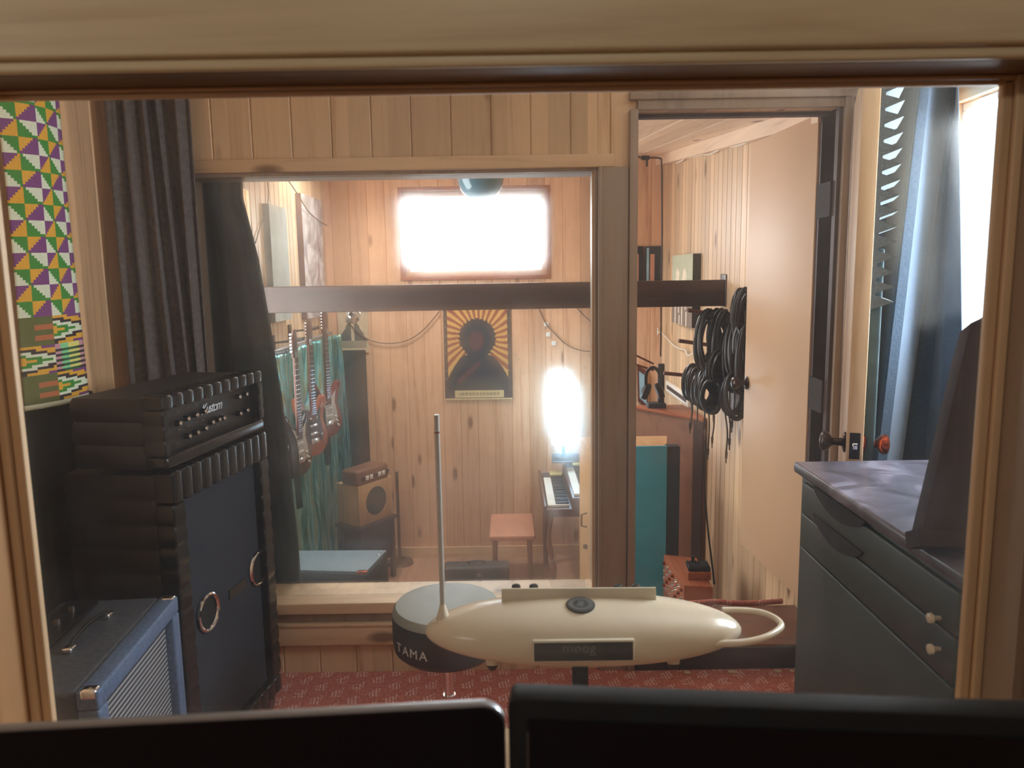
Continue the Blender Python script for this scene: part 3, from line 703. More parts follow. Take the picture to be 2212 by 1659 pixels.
mb = MB(); mb.box((0.0148, 0.165, TH + 0.001), (0.0008, 0.34, 0.002), Mm); obj('bezel_glint', mb, M['silver'], rt, True)  # reflected light on the bezel, modelled as a thin silver strip
mc = Mm @ Vector((MW2/2, 0, 0)); mb = MB(); mb.span((mc.x - 0.05, mc.y + 0.0, 0.765), (mc.x + 0.05, mc.y + 0.03, org.z + 0.1), bev=0.003); mb.span((mc.x - 0.14, mc.y - 0.1, 0.75), (mc.x + 0.14, mc.y + 0.1, 0.765), bev=0.004); obj('stand', mb, M['bezel'], rt, True)
rt = thing('desk', 'brown wooden desk under the two black screens', 'desk', (0, 0.55, 0))
mb = MB(); mb.span((-0.95, 0.28, 0.715), (0.95, 0.84, 0.75), bev=0.004); obj('desk_top', mb, M['cab_wood'], rt, True)
for x in (-0.9, 0.9):
    for y in (0.33, 0.79):
        mb = MB(); mb.span((x - 0.025, y - 0.025, 0), (x + 0.025, y + 0.025, 0.715)); obj('leg', mb, M['cab_wood'], rt, True)

# ---------------------------------------------------------------- curtains
def lerp_poly(P, t):
    n = len(P) - 1; s = min(t * n, n - 1e-9); i = int(s); f = s - i
    return tuple(P[i][k] + (P[i+1][k] - P[i][k]) * f for k in range(len(P[0])))
def curtain(name, top, bot, zt, zb, folds, amp, mat, label, cat='curtain', nu=130, nv=44, seed=1, mid=None, dd=0.0):
    rnd = random.Random(seed); ph = [rnd.uniform(0, 6.28) for _ in range(6)]; fr = [rnd.uniform(0.6, 1.5) for _ in range(3)]
    def S(u, v):
        a = lerp_poly(top, u); b = lerp_poly(bot, u)
        if mid:
            m = lerp_poly(mid, u)
            p = [a[k]*(1-v)**2 + (4*m[k]-a[k]-b[k])/2*2*v*(1-v) + b[k]*v*v for k in (0, 1)]
        else: p = [a[k] + (b[k] - a[k]) * v for k in (0, 1)]
        e = 1e-3; a2 = lerp_poly(top, min(1, u + e)); a1 = lerp_poly(top, max(0, u - e))
        tx, ty = a2[0] - a1[0], a2[1] - a1[1]; q = math.hypot(tx, ty) or 1; nx, ny = -ty / q, tx / q
        w = math.sin(2*PI*folds*u + ph[0] + 0.9*math.sin(2.1*v + ph[1])) + 0.45*math.sin(2*PI*folds*1.9*u + ph[2] - 1.3*v) + 0.25*math.sin(2*PI*folds*0.53*u*fr[0] + ph[3] + v*3)
        w *= amp * (0.7 + 0.5 * v)
        return (p[0] + nx * w, p[1] + ny * w, zt + (zb - zt) * v + dd * math.sin(u*9) * v)
    mb = MB().sheet(S, nu, nv); o = obj(name, mb, mat, thick=0.004)
    c = lerp_poly(bot, 0.5); rebase(o, (c[0], c[1], zb)); tag(o, label, cat); return o
pL = atx(238, 500, BL + 0.03)
curtain('black_curtain', [(BL + 0.04, pL.y), (-1.22, 2.60), (aty(330, 208, 2.62).x, 2.63), (aty(405, 208, 2.62).x, 2.63)],
        [(BL + 0.04, pL.y + 0.02), (-1.20, 2.60), (-1.08, 2.63), (aty(448, 900, 2.62).x, 2.63)], 2.3, 0.55, 5.0, 0.018, M['curtain_black'], 'charcoal grey cloth curtain hanging in folds behind the tall amplifier stack', seed=4)
Yc = W2B + 0.06
edge = [(525, 385), (527, 430), (560, 560), (585, 700), (610, 860), (628, 1020), (644, 1180), (655, 1330)]
eb = [aty(x, y, Yc) for x, y in edge]
def Sg(u, v):
    f = v * (len(eb) - 1); i = min(int(f), len(eb) - 2); f -= i
    q = eb[i].lerp(eb[i+1], f); x0 = V['l'] - 0.12
    x = x0 + (q.x - x0) * u
    return (x, Yc + 0.018 * math.sin(9*u*2 + v*1.2) * (0.4 + v) + 0.01*math.sin(31*u), q.z if u > 0 else q.z)
zt0 = eb[0].z
mb = MB().sheet(lambda u, v: Sg(u, v), 60, 60)
o = obj('dark_green_curtain', mb, M['curtain_green'], thick=0.005); rebase(o, (-1.0, Yc, eb[-1].z)); tag(o, 'greenish black curtain drawn aside behind the left part of the inner window', 'curtain')
def slant(px3, px9, Y, z):
    a, b = aty(px3, 300, Y), aty(px9, 960, Y); return (b.x + (a.x - b.x) * (z - b.z) / (a.z - b.z), Y)
CV = ((1878, 1862, 2.66), (1925, 1880, 2.60), (1975, 1896, 2.46), (1984, 1908, 2.45), (2034, 1944, 2.56), (2048, 1962, 2.63), (2054, 1990, 2.60), (2060, 2022, 2.48), (2070, 2076, 2.40))
ypos = [slant(a, b, Y, 2.3) for a, b, Y in CV]; ybot = [slant(a, b, Y, 0.3) for a, b, Y in CV]
curtain('blue_curtain', ypos, ybot, 2.3, 0.30, 1.2, 0.012, M['curtain_blue'], 'blue-grey thick curtain hanging in the right corner beside the bright window', nu=160, seed=11)

# ---------------------------------------------------------------- kente cloth on the left wall
names = list(kente); KI = {k: i for i, k in enumerate(names)}
ktop, kbot = 2.14, atx(60, 880, BL + 0.03).z - 0.005
ky0, ky1 = atx(22, 600, BL + 0.03).y - 0.02, atx(152, 640, BL + 0.03).y
KN = 28; KP = [(u_, aty(px_, 580, Y_).x, Y_) for u_, px_, Y_ in ((0, 25, 2.03), (13/56, 66, 2.06), (13/28, 106, 2.10), (19.5/28, 132, 2.14), (26/28, 155, 2.19), (1, 164, 2.215))]
KN = 28; sub = 12
cell = 0.085 / 12
rows = int(round((ktop - kbot) / cell))
def kf(i, j):
    jj = rows - 1 - j                       # rows counted from the bottom
    if jj < 2: return KI['white']
    if jj < 2 + 33:
        band, y = divmod(jj - 2, 11); y = (10 - y) * 15 / 11
        left = i < 13
        zig = (band % 2 == 0) != left
        if zig:
            x = i if left else i - 13
            d = abs(y - 7) + (x // 2) * 0.55
            if y in (): return 0
            if d < 1.6: return KI['yellow']
            if d < 3.2: return KI['green']
            if d < 5.2: return KI['white']
            if d < 6.9: return KI['black']
            if d < 9.2: return KI['yellow']
            return KI['purple']
        if left or band % 2 == 1 and left: 
            return KI['olive'] if (i < 6) else (KI['rust'] if int(y // 3) % 2 else KI['olive'])
        k = (i - 13)
        stripe = int(y // 1.5) % 2
        if stripe: return KI['black'] if k < 4 or k > 11 else KI['moss']
        return KI['pink'] if k < 3 else KI['mint'] if k < 7 else KI['lemon'] if k < 13 else KI['pink']
    q = (jj - 35); y = 11 - (q % 12); x = (i + 0) % 13
    if x == 12: x = 11
    X, Y = x // 6, y // 6; a, b = x % 6, y % 6
    if (X, Y) == (0, 0): return KI['purple'] if a + b < 5 else KI['yellow']
    if (X, Y) == (1, 0): return KI['green'] if b >= a else KI['white']
    if (X, Y) == (0, 1): return KI['white'] if b > a else KI['green']
    return KI['yellow'] if a + b < 5 else KI['purple']
def KS(u, v):
    z = ktop + (kbot - ktop) * v
    x = KP[-1][1]; y = KP[-1][2]
    for (ua, xa, ya), (ub, xb, yb) in zip(KP[:-1], KP[1:]):
        if ua <= u <= ub: f = (u - ua) / (ub - ua); x, y = xa + (xb - xa) * f, ya + (yb - ya) * f; break
    return (x + 0.006 * math.sin(4 * v + 3 * u) - 0.002, y + 0.006 * math.sin(3 * v), z + 0.008 * u * v)
mb = MB().sheet(KS, KN, rows, kf)
o = obj('kente_cloth', mb, [kente[k] for k in names], smooth=True, thick=0.002); rebase(o, (BL + 0.04, 2.14, kbot)); tag(o, 'purple, green and yellow woven cloth strip pinned on the left pine wall', 'cloth')

mb = MB(); mb.span((BL + 0.001, 1.55, 0.02), (BL + 0.03, 2.40, 1.135), bev=0.006)  # dark panel added to stand for the shade behind the amplifiers
o = obj('shade_panel', mb, M['curtain_green']); rebase(o, (BL + 0.015, 1.98, 0.02)); tag(o, 'dark panel added as shade on the left wall under the woven cloth, behind the amplifiers', 'panel')
# ---------------------------------------------------------------- tall amplifier stack (tuck and roll)
def rolled(mb, M4, wd, dp, ht, n, vertical=False, mi=0, bulge=0.012):
    """padded box: soft ribs round the body; local x=depth back(-) front(0), y=width, z up"""
cabN, cabF = Vector((-0.893, 1.955, 0)), Vector((-0.812, 2.50, 0))
uy = (cabF - cabN).normalized(); ux = Vector((uy.y, -uy.x, 0))          # ux points out of the front (+x)
Wc = (cabF - cabN).length
def fr(z): return Matrix(((ux.x, uy.x, 0, cabN.x), (ux.y, uy.y, 0, cabN.y), (0, 0, 1, z), (0, 0, 0, 1)))
def padded(mb, x0, x1, y0, y1, z0, z1, n, M4, axis='z', amp=0.008, mi=0):
    """box whose outer faces swell in n rolls along one axis"""
    K = n * 8; rings = []
    for i in range(K + 1):
        s = i / K; b = amp * abs(math.sin(PI * n * s)) ** 0.6
        if axis == 'z': zz = z0 + (z1 - z0) * s; q = [(x0-b, y0-b, zz), (x1+b, y0-b, zz), (x1+b, y1+b, zz), (x0-b, y1+b, zz)]
        elif axis == 'y': yy = y0 + (y1 - y0) * s; q = [(x0-b, yy, z0-b), (x1+b, yy, z0-b), (x1+b, yy, z1+b), (x0-b, yy, z1+b)]
        else: xx = x0 + (x1 - x0) * s; q = [(xx, y0-b, z0-b), (xx, y1+b, z0-b), (xx, y1+b, z1+b), (xx, y0-b, z1+b)]
        # rounded corners
        c = [sum(p[k] for p in q) / 4 for k in range(3)]; ring = []
        for k in range(4):
            p, pn, pp = q[k], q[(k+1) % 4], q[k-1]
            for t_, o_ in ((0.06, pp), (0.02, pp), (0.02, pn), (0.06, pn)):
                d = math.dist(p, o_); tt = min(0.45, (0.014 if t_ > 0.03 else 0.004) / d)
                pt = [p[m] + (o_[m] - p[m]) * tt for m in range(3)]
                if t_ < 0.03: pt = [pt[m] + (c[m] - pt[m]) * 0.006 for m in range(3)]
                ring.append(tuple(pt))
        rings.append(ring)
    nn = 16; vs = [v for r_ in rings for v in r_]; fs = [tuple(range(nn)), tuple((K)*nn + k for k in range(nn))]
    for i in range(K):
        for k in range(nn): fs.append((i*nn+k, i*nn+(k+1)%nn, (i+1)*nn+(k+1)%nn, (i+1)*nn+k))
    mb.add(vs, fs, mi, M4)
cab = thing('speaker_cabinet', 'tall black padded speaker cabinet with two chrome-ringed ports, standing on the red carpet', 'speaker cabinet', (-1.03, 2.22, 0))
Mc = fr(0)
ZB, ZT, DP = 0.07, 0.975, 0.32
mb = MB(); padded(mb, -DP, -0.06, 0.012, Wc - 0.012, ZB, ZT - 0.01, 13, Mc, 'z', 0.0045); obj('body', mb, M['tolex_side'], cab, True)
for nm, (y0, y1, z0, z1, ax, n) in (('top_roll', (0, Wc, ZT - 0.085, ZT, 'y', 11)), ('bottom_roll', (0, Wc, ZB, ZB + 0.055, 'y', 11)),
                                    ('side_roll', (0, 0.06, ZB + 0.055, ZT - 0.085, 'z', 13)), ('side_roll', (Wc - 0.06, Wc, ZB + 0.055, ZT - 0.085, 'z', 13))):
    mb = MB(); padded(mb, -0.055, -0.004, y0 + 0.004, y1 - 0.004, z0 + 0.004, z1 - 0.004, n, Mc, ax, 0.006 if ax == 'y' else 0.003); obj(nm, mb, M['tolex'], cab, True)
mb = MB(); mb.box((-0.044, Wc/2, (ZB + ZT)/2 - 0.015), (0.03, Wc - 0.10, ZT - ZB - 0.12), Mc); gr = obj('grille', mb, M['grille_dark'], cab, True)
def on_front(px, py):
    d = ray(px, py); n_ = ux; t_ = (cabN + ux * -0.028 - EYE).dot(n_) / d.dot(n_); return EYE + d * t_
for px, py in ((448, 1322), (556, 1227)):
    p = on_front(px, py); rr = 0.052
    Mq = Matrix.Translation(p) @ ux.to_track_quat('Z', 'Y').to_matrix().to_4x4()
    mb = MB(); mb.tube([Mq @ Vector((rr*math.cos(a), rr*math.sin(a), 0.004)) for a in [2*PI*k/24 for k in range(24)]], 0.0065, 8, closed=True, sub=2)
    pr = obj('port_ring', mb, M['chrome'], cab, True)
    mb = MB(); mb.lathe([(rr, -0.001), (rr, 0.001), (rr - 0.004, 0.0012)], Mq, 28); obj('port_hole', mb, M['black_matt'], pr, True)
p = on_front(512, 1272); mb = MB(); mb.box((0, 0, 0), (0.002, 0.10, 0.03), Matrix.Translation(p + ux * 0.002) @ fr(0).to_3x3().to_4x4()); obj('name_badge', mb, M['black'], cab, True)
for yy, xx in ((0.04, -0.05), (Wc - 0.03, -0.04), (0.04, -DP + 0.04), (Wc - 0.04, -DP + 0.04)):
    c = Mc @ Vector((xx, yy, 0)); mb = MB(); mb.cyl((c.x - 0.012, c.y, 0.03), (c.x + 0.012, c.y, 0.03), 0.03, seg=20); mb.span((c.x - 0.02, c.y - 0.02, 0.045), (c.x + 0.02, c.y + 0.02, 0.075))
    obj('caster', mb, M['nickel'], cab, True)
hd = thing('amplifier_head', 'black padded amplifier head with silver script badge, on top of the tall speaker cabinet', 'amplifier', (-1.03, 2.2, ZT))
HW0, HW1 = -0.02, Wc - 0.015; HZ0, HZ1 = ZT + 0.012, ZT + 0.205
mb = MB(); padded(mb, -0.26, -0.06, HW0 + 0.008, HW1 - 0.008, HZ0, HZ1 - 0.006, 3, Mc, 'z', 0.006); obj('body', mb, M['tolex_side'], hd, True)
for nm, (y0, y1, z0, z1, ax, n) in (('top_roll', (HW0, HW1, HZ1 - 0.036, HZ1, 'y', 11)), ('side_roll', (HW0, HW0 + 0.03, HZ0 + 0.034, HZ1 - 0.034, 'z', 3)), ('side_roll', (HW1 - 0.03, HW1, HZ0 + 0.034, HZ1 - 0.034, 'z', 3))):
    mb = MB(); padded(mb, -0.06, 0.0, y0 + 0.003, y1 - 0.003, z0 + 0.003, z1 - 0.003, n, Mc, ax, 0.0045 if ax == 'y' else 0.002); obj(nm, mb, M['tolex'], hd, True)
mb = MB(); mb.box((-0.03, (HW0 + HW1)/2, HZ0 + 0.018), (0.062, HW1 - HW0 - 0.008, 0.034), Mc, bev=0.010); obj('bottom_rail', mb, M['tolex'], hd, True)
mb = MB(); mb.box((-0.046, (HW0 + HW1)/2, (HZ0 + HZ1)/2), (0.03, HW1 - HW0 - 0.05, 0.13), Mc); obj('control_panel', mb, M['black'], hd, True)
def hpanel(px, py):
    d = ray(px, py); n_ = ux; t_ = (cabN + ux * -0.031 - EYE).dot(n_) / d.dot(n_); return EYE + d * t_
hk = [(380, 914), (398, 904), (417, 896), (435, 888), (401, 942), (419, 934), (437, 925), (452, 912), (466, 906), (476, 903), (510, 857), (525, 851), (512, 893), (527, 886)]
for px, py in hk:
    p = hpanel(px, py); mb = MB(); mb.cyl(p, p + ux * 0.014, 0.0085, 0.007, 14); k_ = obj('control_knob', mb, M['black'], hd, True)
    mb = MB(); mb.cyl(p + ux * 0.014, p + ux * 0.0155, 0.0062, 0.0055, 14); obj('knob_cap', mb, M['chrome'], k_, True)
p = hpanel(455, 880) + ux * 0.002
mb = text_mb('Kustom', 0.042, basis(p, uy, (0, 0, 1)), 0.001, 0.45, spacing=0.82); obj('script_badge', mb, M['white_letter'], hd, True, label='silver script lettering')
for k, (px, py) in enumerate(((384, 889), (404, 881), (423, 874), (386, 928), (405, 920), (424, 912), (438, 908), (470, 917), (384, 958), (498, 845), (514, 838))):
    q = hpanel(px, py) + ux * 0.0005; mb = MB(); mb.box((0, 0, 0), (0.0015, 0.018, 0.003), Matrix.Translation(q) @ fr(0).to_3x3().to_4x4())
    obj('panel_mark', mb, M['nickel'], hd, True)

# ---------------------------------------------------------------- small combo amplifier, front left
zc = 0.665
cf, cn = atz(365, 1287, zc), atz(186, 1495, zc); cbk = atz(176, 1282, zc)
cu_ = (cf - cn).normalized(); cw = (cf - cn).length; cn_ = Vector((cu_.y, -cu_.x, 0))
Ma = Matrix(((cn_.x, cu_.x, 0, cn.x), (cn_.y, cu_.y, 0, cn.y), (0, 0, 1, 0), (0, 0, 0, 1)))
dpt = 0.25
am = thing('combo_amplifier', 'small blue-grey guitar amplifier with striped grille and top handle, at lower left', 'amplifier', (cn.x - 0.1, cn.y + 0.2, 0))
mb = MB(); mb.box((-dpt/2 - 0.02, cw/2, zc/2 + 0.01), (dpt, cw, zc - 0.02), Ma, bev=0.012); obj('cabinet', mb, M['amp_grey'], am, True)
mb = MB()
fwid = 0.042
for (a, b, c, d) in ((0, cw, zc - fwid, zc - 0.0), (0, cw, 0.02, 0.02 + fwid), (0, fwid, 0.02 + fwid, zc - fwid), (cw - fwid, cw, 0.02 + fwid, zc - fwid)):
    mb.box((0.0, (a + b)/2, (c + d)/2), (0.045, b - a, d - c), Ma, bev=0.006)
obj('front_frame', mb, M['amp_blue'], am, True)
mb = MB(); mb.box((-0.006, cw/2, zc/2), (0.01, cw - 2*fwid + 0.004, zc - 2*fwid), Ma); obj('grille', mb, M['grille'], am, True)
for yy in (0.012, cw - 0.012):
    for xx in (0.014, -dpt - 0.008):
        mb = MB(); mb.box((xx - (0.012 if xx > 0 else -0.012), yy, zc - 0.008), (0.034, 0.028, 0.022), Ma, bev=0.007); obj('corner_cap', mb, M['chrome'], am, True)
hA, hB = atz(150, 1408, zc), atz(232, 1334, zc)
mb = MB(); hd_ = (hB - hA); mb.tube([hA + Vector((0, 0, 0.004)), hA + hd_*0.12 + Vector((0, 0, 0.018)), hA + hd_*0.5 + Vector((0, 0, 0.024)), hA + hd_*0.88 + Vector((0, 0, 0.018)), hB + Vector((0, 0, 0.004))], 0.011, 10, flat=0.45); hh = obj('handle', mb, M['black'], am, True)
for q in (hA, hB):
    mb = MB(); mb.box((q.x, q.y, zc + 0.006), (0.022, 0.026, 0.014), bev=0.004); obj('handle_cap', mb, M['chrome'], hh, True)
mb = MB(); mb.box((-dpt * 0.80, cw * 0.5, zc + 0.006), (0.075, cw - 0.06, 0.012), Ma, bev=0.003); obj('control_panel', mb, M['black'], am, True)
for k in range(5):
    q = Ma @ Vector((-dpt * 0.80, 0.09 + k * (cw - 0.18)/4, zc + 0.01)); mb = MB(); mb.cyl(q, q + Vector((0, 0, 0.014)), 0.010, 0.008, 14); obj('control_knob', mb, M['nickel'], am, True)
for yy in (0.04, cw - 0.04):
    for xx in (-0.02, -dpt + 0.02):
        q = Ma @ Vector((xx, yy, 0)); mb = MB(); mb.cyl(q, q + Vector((0, 0, 0.024)), 0.016, seg=14); obj('foot', mb, M['rubber'], am, True)

# ---------------------------------------------------------------- drum stool
c = atz(965, 1300, 0.545)
st_ = thing('drum_stool', 'round drum stool with grey top and charcoal side, behind the left end of the theremin', 'stool', (c.x, c.y, 0))
R = 0.158
mb = MB(); mb.lathe([(0.10, 0.40), (0.138, 0.402), (0.154, 0.418), (R, 0.445), (R, 0.50), (0.157, 0.520)], seg=56); obj('seat_side', mb, M['vinyl_side'], st_)
mb = MB(); mb.lathe([(0.157, 0.518), (0.154, 0.532), (0.146, 0.542), (0.12, 0.547), (0.06, 0.549), (0.005, 0.550)], seg=56); obj('seat_top', mb, M['vinyl_top'], st_)
mb = MB()
for k, ch in enumerate('TAMA'):
    a = math.radians(-143 + k * 11); q = Vector((R * math.cos(a), R * math.sin(a), 0.455)) + Vector((math.cos(a), math.sin(a), 0)) * 0.001
    text_mb(ch, 0.036, basis(q, (-math.sin(a), math.cos(a), 0), (0, 0, 1)), 0.001, mb=mb)
obj('lettering', mb, M['white_letter'], st_)
mb = MB(); mb.cyl((0, 0, 0.16), (0, 0, 0.40), 0.014); mb.cyl((0, 0, 0.10), (0, 0, 0.26), 0.019); obj('post', mb, M['chrome'], st_)
for k in range(3):
    a = 2*PI*k/3 + 0.5; e = Vector((0.2*math.cos(a), 0.2*math.sin(a), 0.012))
    mb = MB(); mb.cyl((0, 0, 0.24), e, 0.008); mb.cyl((0, 0, 0.11), e * 0.6 + Vector((0, 0, 0.03)), 0.006); mb.lathe([(0.014, 0), (0.016, 0.012), (0.012, 0.03)], Matrix.Translation((e.x, e.y, 0)), 12); obj('leg', mb, M['chrome'], st_)

# ---------------------------------------------------------------- theremin on its stand
YT = 1.32
tl, tr_ = aty(919, 1362, YT), aty(1600, 1357, YT)
tc_ = (tl + tr_) / 2; HL = (tr_ - tl).length / 2
th = thing('theremin', 'cream electronic theremin with upright rod and side loop, on a black stand', 'theremin', (tc_.x, tc_.y, 0))
ud = (tr_ - tl).normalized()
def prof_(s): return max(0.0, 1 - abs(s) ** 2.2) ** 0.52
Hh, Dh = 0.052, 0.095
vs, fs = [], []; NS, NR = 64, 40
for i in range(NS + 1):
    s = -math.cos(PI * i / NS); k = prof_(s)
    for j in range(NR):
        a = 2*PI*j/NR; cy_, sz = math.cos(a), math.sin(a)
        cy_ = math.copysign(abs(cy_) ** 0.9, cy_); sz = math.copysign(abs(sz) ** 0.9, sz)
        vs.append((s * HL, cy_ * Dh * k, sz * Hh * k * (1.08 if sz > 0 else 0.92) + 0.0))
for i in range(NS):
    for j in range(NR): fs.append((i*NR+j, i*NR+(j+1)%NR, (i+1)*NR+(j+1)%NR, (i+1)*NR+j))
Mt = Matrix(((ud.x, 0, 0, tc_.x), (ud.y, 1, 0, tc_.y), (ud.z, 0, 1, tc_.z), (0, 0, 0, 1)))
mb = MB(); mb.add(vs, fs, 0, Mt); body = obj('body', mb, M['cream'], th, True)
# raised back panel with its knobs on the player's side
pz = 0.058
def tp_(x, y, z): return Mt @ Vector((x, y, z))
xl = aty(1083, 1290, YT + 0.03).x - tc_.x; xr = aty(1416, 1290, YT + 0.03).x - tc_.x
mb = MB(); zl = aty(1250, 1271, YT + 0.012).z - tc_.z - 0.026; prism_ = [(xl, -0.008), (xr, -0.008), (xr - 0.003, zl), (xl + 0.001, zl)]
mb.prism(prism_, -0.006, 0.0, Mt @ Matrix(((1, 0, 0, 0), (0, 0, -1, 0.012), (0, 1, 0, 0.026), (0, 0, 0, 1))), bev=0.0025); obj('control_panel', mb, M['cream_dull'], th, True)
for px in (1115, 1152, 1330, 1368):
    q = aty(px, 1278, YT + 0.075); zk_ = aty(px, 1262, YT + 0.04).z; q = Vector((q.x, YT + 0.04, zk_ - 0.015)); mb = MB(); mb.lathe([(0.0085, -0.012), (0.009, 0.004), (0.0078, 0.013), (0.004, 0.015)], Matrix.Translation(q), 18); obj('knob', mb, M['black'], th, True)
# oval badge on the top
bx = aty(1252, 1309, YT).x - tc_.x
bp = tp_(bx, -0.020, 0.0562); nb = Vector((0, -0.10, 1)).normalized(); Mb = basis(bp, (1, 0, 0), nb.cross(Vector((1, 0, 0))))
def ring_f(r0, r1, n=40, a0=0, a1=2*PI, z=0.0):
    vs = []; fs = []
    for k in range(n + 1):
        a = a0 + (a1 - a0) * k / n; vs += [(r0*math.cos(a), r0*math.sin(a), z), (r1*math.cos(a), r1*math.sin(a), z)]
    for k in range(n): fs.append((2*k, 2*k+1, 2*k+3, 2*k+2))
    return vs, fs
mb = MB(); mb.lathe([(0.0258, -0.004), (0.0258, 0.001), (0.0225, 0.0018)], Mb, 40); bd = obj('round_badge', mb, M['badge_dark'], th, True)
mb = MB(); v_, f_ = ring_f(0.0132, 0.0222, z=0.0022); mb.add(v_, f_, 0, Mb); v_, f_ = ring_f(0.0, 0.0062, z=0.0023); mb.add(v_, f_, 0, Mb)
v_, f_ = ring_f(0.006, 0.0105, 14, math.radians(20), math.radians(120), 0.0023); mb.add(v_, f_, 0, Mb); v_, f_ = ring_f(0.006, 0.0105, 14, math.radians(200), math.radians(300), 0.0023); mb.add(v_, f_, 0, Mb)
obj('badge_pattern', mb, M['badge_grey'], bd, True, smooth=False)
# name plate hanging at the front
a_, b_ = aty(1150, 1408, YT - 0.102), aty(1371, 1405, YT - 0.102); hh_ = 0.0185
Mp = basis((a_ + b_) / 2, b_ - a_, (0, 0.10, 1)); pw = (b_ - a_).length
mb = MB(); mb.box((0, 0, -0.004), (pw, 2*hh_, 0.010), Mp, bev=0.002); obj('name_plate_frame', mb, M['cream_dull'], th, True)
mb = MB(); mb.box((0, -0.0005, 0.0012), (pw - 0.006, 2*hh_ - 0.006, 0.001), Mp); obj('name_plate', mb, M['plate'], th, True)
mb = text_mb('moog', 0.025, Mp @ Matrix.Translation((-0.008, 0.0055, 0.0018)), 0.0003, 0.1); obj('lettering', mb, M['plate_letter'], th, True)
for px, py in ((1064, 1437), (1452, 1434)):
    q = aty(px, py, YT); q2 = Vector((q.x, YT, tc_.z - 0.032)); e = Vector((q.x, YT - 0.01, q.z))
    mb = MB(); mb.cyl(q2, e + Vector((0, 0, 0.006)), 0.017, 0.011, 16); obj('foot', mb, M['cream'], th, True)
    mb = MB(); mb.cyl(e + Vector((0, 0, 0.007)), e - Vector((0, 0, 0.001)), 0.0112, 0.008, 16); obj('foot_pad', mb, M['rubber'], th, True)
ra, rb = aty(957, 1325, YT), aty(943, 896, YT)
mb = MB(); mb.cyl(ra - Vector((0, 0, 0.012)), rb, 0.0047, 0.0047, 16); rod = obj('pitch_rod', mb, M['rod'], th, True)
mb = MB(); mb.cyl(rb - (rb-ra)*0.088, rb - (rb-ra)*0.082, 0.0051, 0.0051, 16); obj('rod_band', mb, M['copper'], rod, True)
mb = MB(); mb.cyl(ra - Vector((0, 0, 0.012)), ra + Vector((-0.0003, 0, 0.018)), 0.013, 0.005, 18); obj('rod_socket', mb, M['cream'], th, True)
lp = [(1440, 1404), (1520, 1392), (1600, 1388), (1655, 1376), (1686, 1356), (1680, 1340), (1650, 1325), (1610, 1319), (1560, 1318)]
lpt = []
for i, (px, py) in enumerate(lp):
    lpt.append(atz(px, py, tc_.z - 0.004))
mb = MB(); mb.tube(lpt, 0.0062, 12, sub=8); obj('volume_loop', mb, M['cream'], th, True)
sx_ = aty(1253, 1440, YT).x
mb = MB(); mb.box((sx_, YT, 0.42), (0.028, 0.028, 0.76), bev=0.003); mb.box((sx_, YT, 0.80), (0.06, 0.05, 0.016), bev=0.003); obj('stand_post', mb, M['bezel'], th, True)
for k in range(3):
    a = 2*PI*k/3 + PI/2; mb = MB(); mb.tube([(sx_, YT, 0.16), (sx_ + 0.14*math.cos(a), YT + 0.14*math.sin(a), 0.09), (sx_ + 0.26*math.cos(a), YT + 0.26*math.sin(a), 0.012)], 0.010, 8); obj('stand_leg', mb, M['black'], th, True)

# ---------------------------------------------------------------- green drawer cabinet on the right
zd = 0.953
A_, B_ = atz(1731, 996, zd), atz(1966, 1181, zd)
dx = (A_.x + B_.x) / 2; yb, yf = A_.y, 1.25
dk = thing('drawer_cabinet', 'dark green cabinet with worn marbled top and cup pulls, at right below the curtain', 'cabinet', (dx + 0.3, 1.7, 0))
TW = BR - 0.03 - dx
mb = MB(); mb.span((dx + 0.02, yf + 0.01, 0.0), (BR - 0.02, yb - 0.015, zd - 0.03), bev=0.004); obj('body', mb, M['desk_green'], dk, True)
mb = MB(); mb.span((dx, yf, zd - 0.03), (BR - 0.01, yb, zd), bev=0.008); obj('top', mb, M['marble'], dk, True, label='worn grey marbled top')
yy0, yy1 = yf + 0.04, yb - 0.05; DRW = []
drz = [(zd - 0.045, zd - 0.128), (zd - 0.132, zd - 0.222), (zd - 0.226, zd - 0.92)]
for i, (za, zb_) in enumerate(drz):
    mb = MB(); mb.span((dx + 0.008, yy0, zb_), (dx + 0.021, yy1, za), bev=0.004); dr = obj('drawer', mb, M['desk_green'], dk, True); DRW.append(dr)
def cup(px0, py0, px1, py1):
    a = atx(px0, py0, dx + 0.006); b = atx(px1, py1, dx + 0.006)
    m = MB(); pts = []
    n = 14
    for k in range(n + 1):
        s = k / n; pts.append((a.y + (b.y - a.y) * s, (a.z + b.z)/2 + 0.016 - 0.040 * math.sin(PI * s) ** 0.7))
    pts = pts + [(b.y, (a.z + b.z)/2 + 0.020), (a.y, (a.z + b.z)/2 + 0.020)]
    m.prism(pts, 0, 0.006, Matrix(((0, 0, -1, dx + 0.010), (1, 0, 0, 0), (0, 1, 0, 0), (0, 0, 0, 1))))
    return m
obj('cup_pull', cup(1757, 1068, 1868, 1142), M['black_matt'], DRW[0], True); obj('cup_pull', cup(1756, 1122, 1862, 1215), M['black_matt'], DRW[1], True)
for py in (1335, 1402):
    q = atx(2022, py, dx + 0.0); mb = MB(); mb.lathe([(0.004, 0), (0.005, 0.010), (0.010, 0.016), (0.009, 0.022), (0.003, 0.024)], Matrix.Translation((dx + 0.008, q.y, q.z)) @ Vector((-1, 0, 0)).to_track_quat('Z', 'Y').to_matrix().to_4x4(), 18); obj('knob', mb, M['cream'], DRW[2], True)
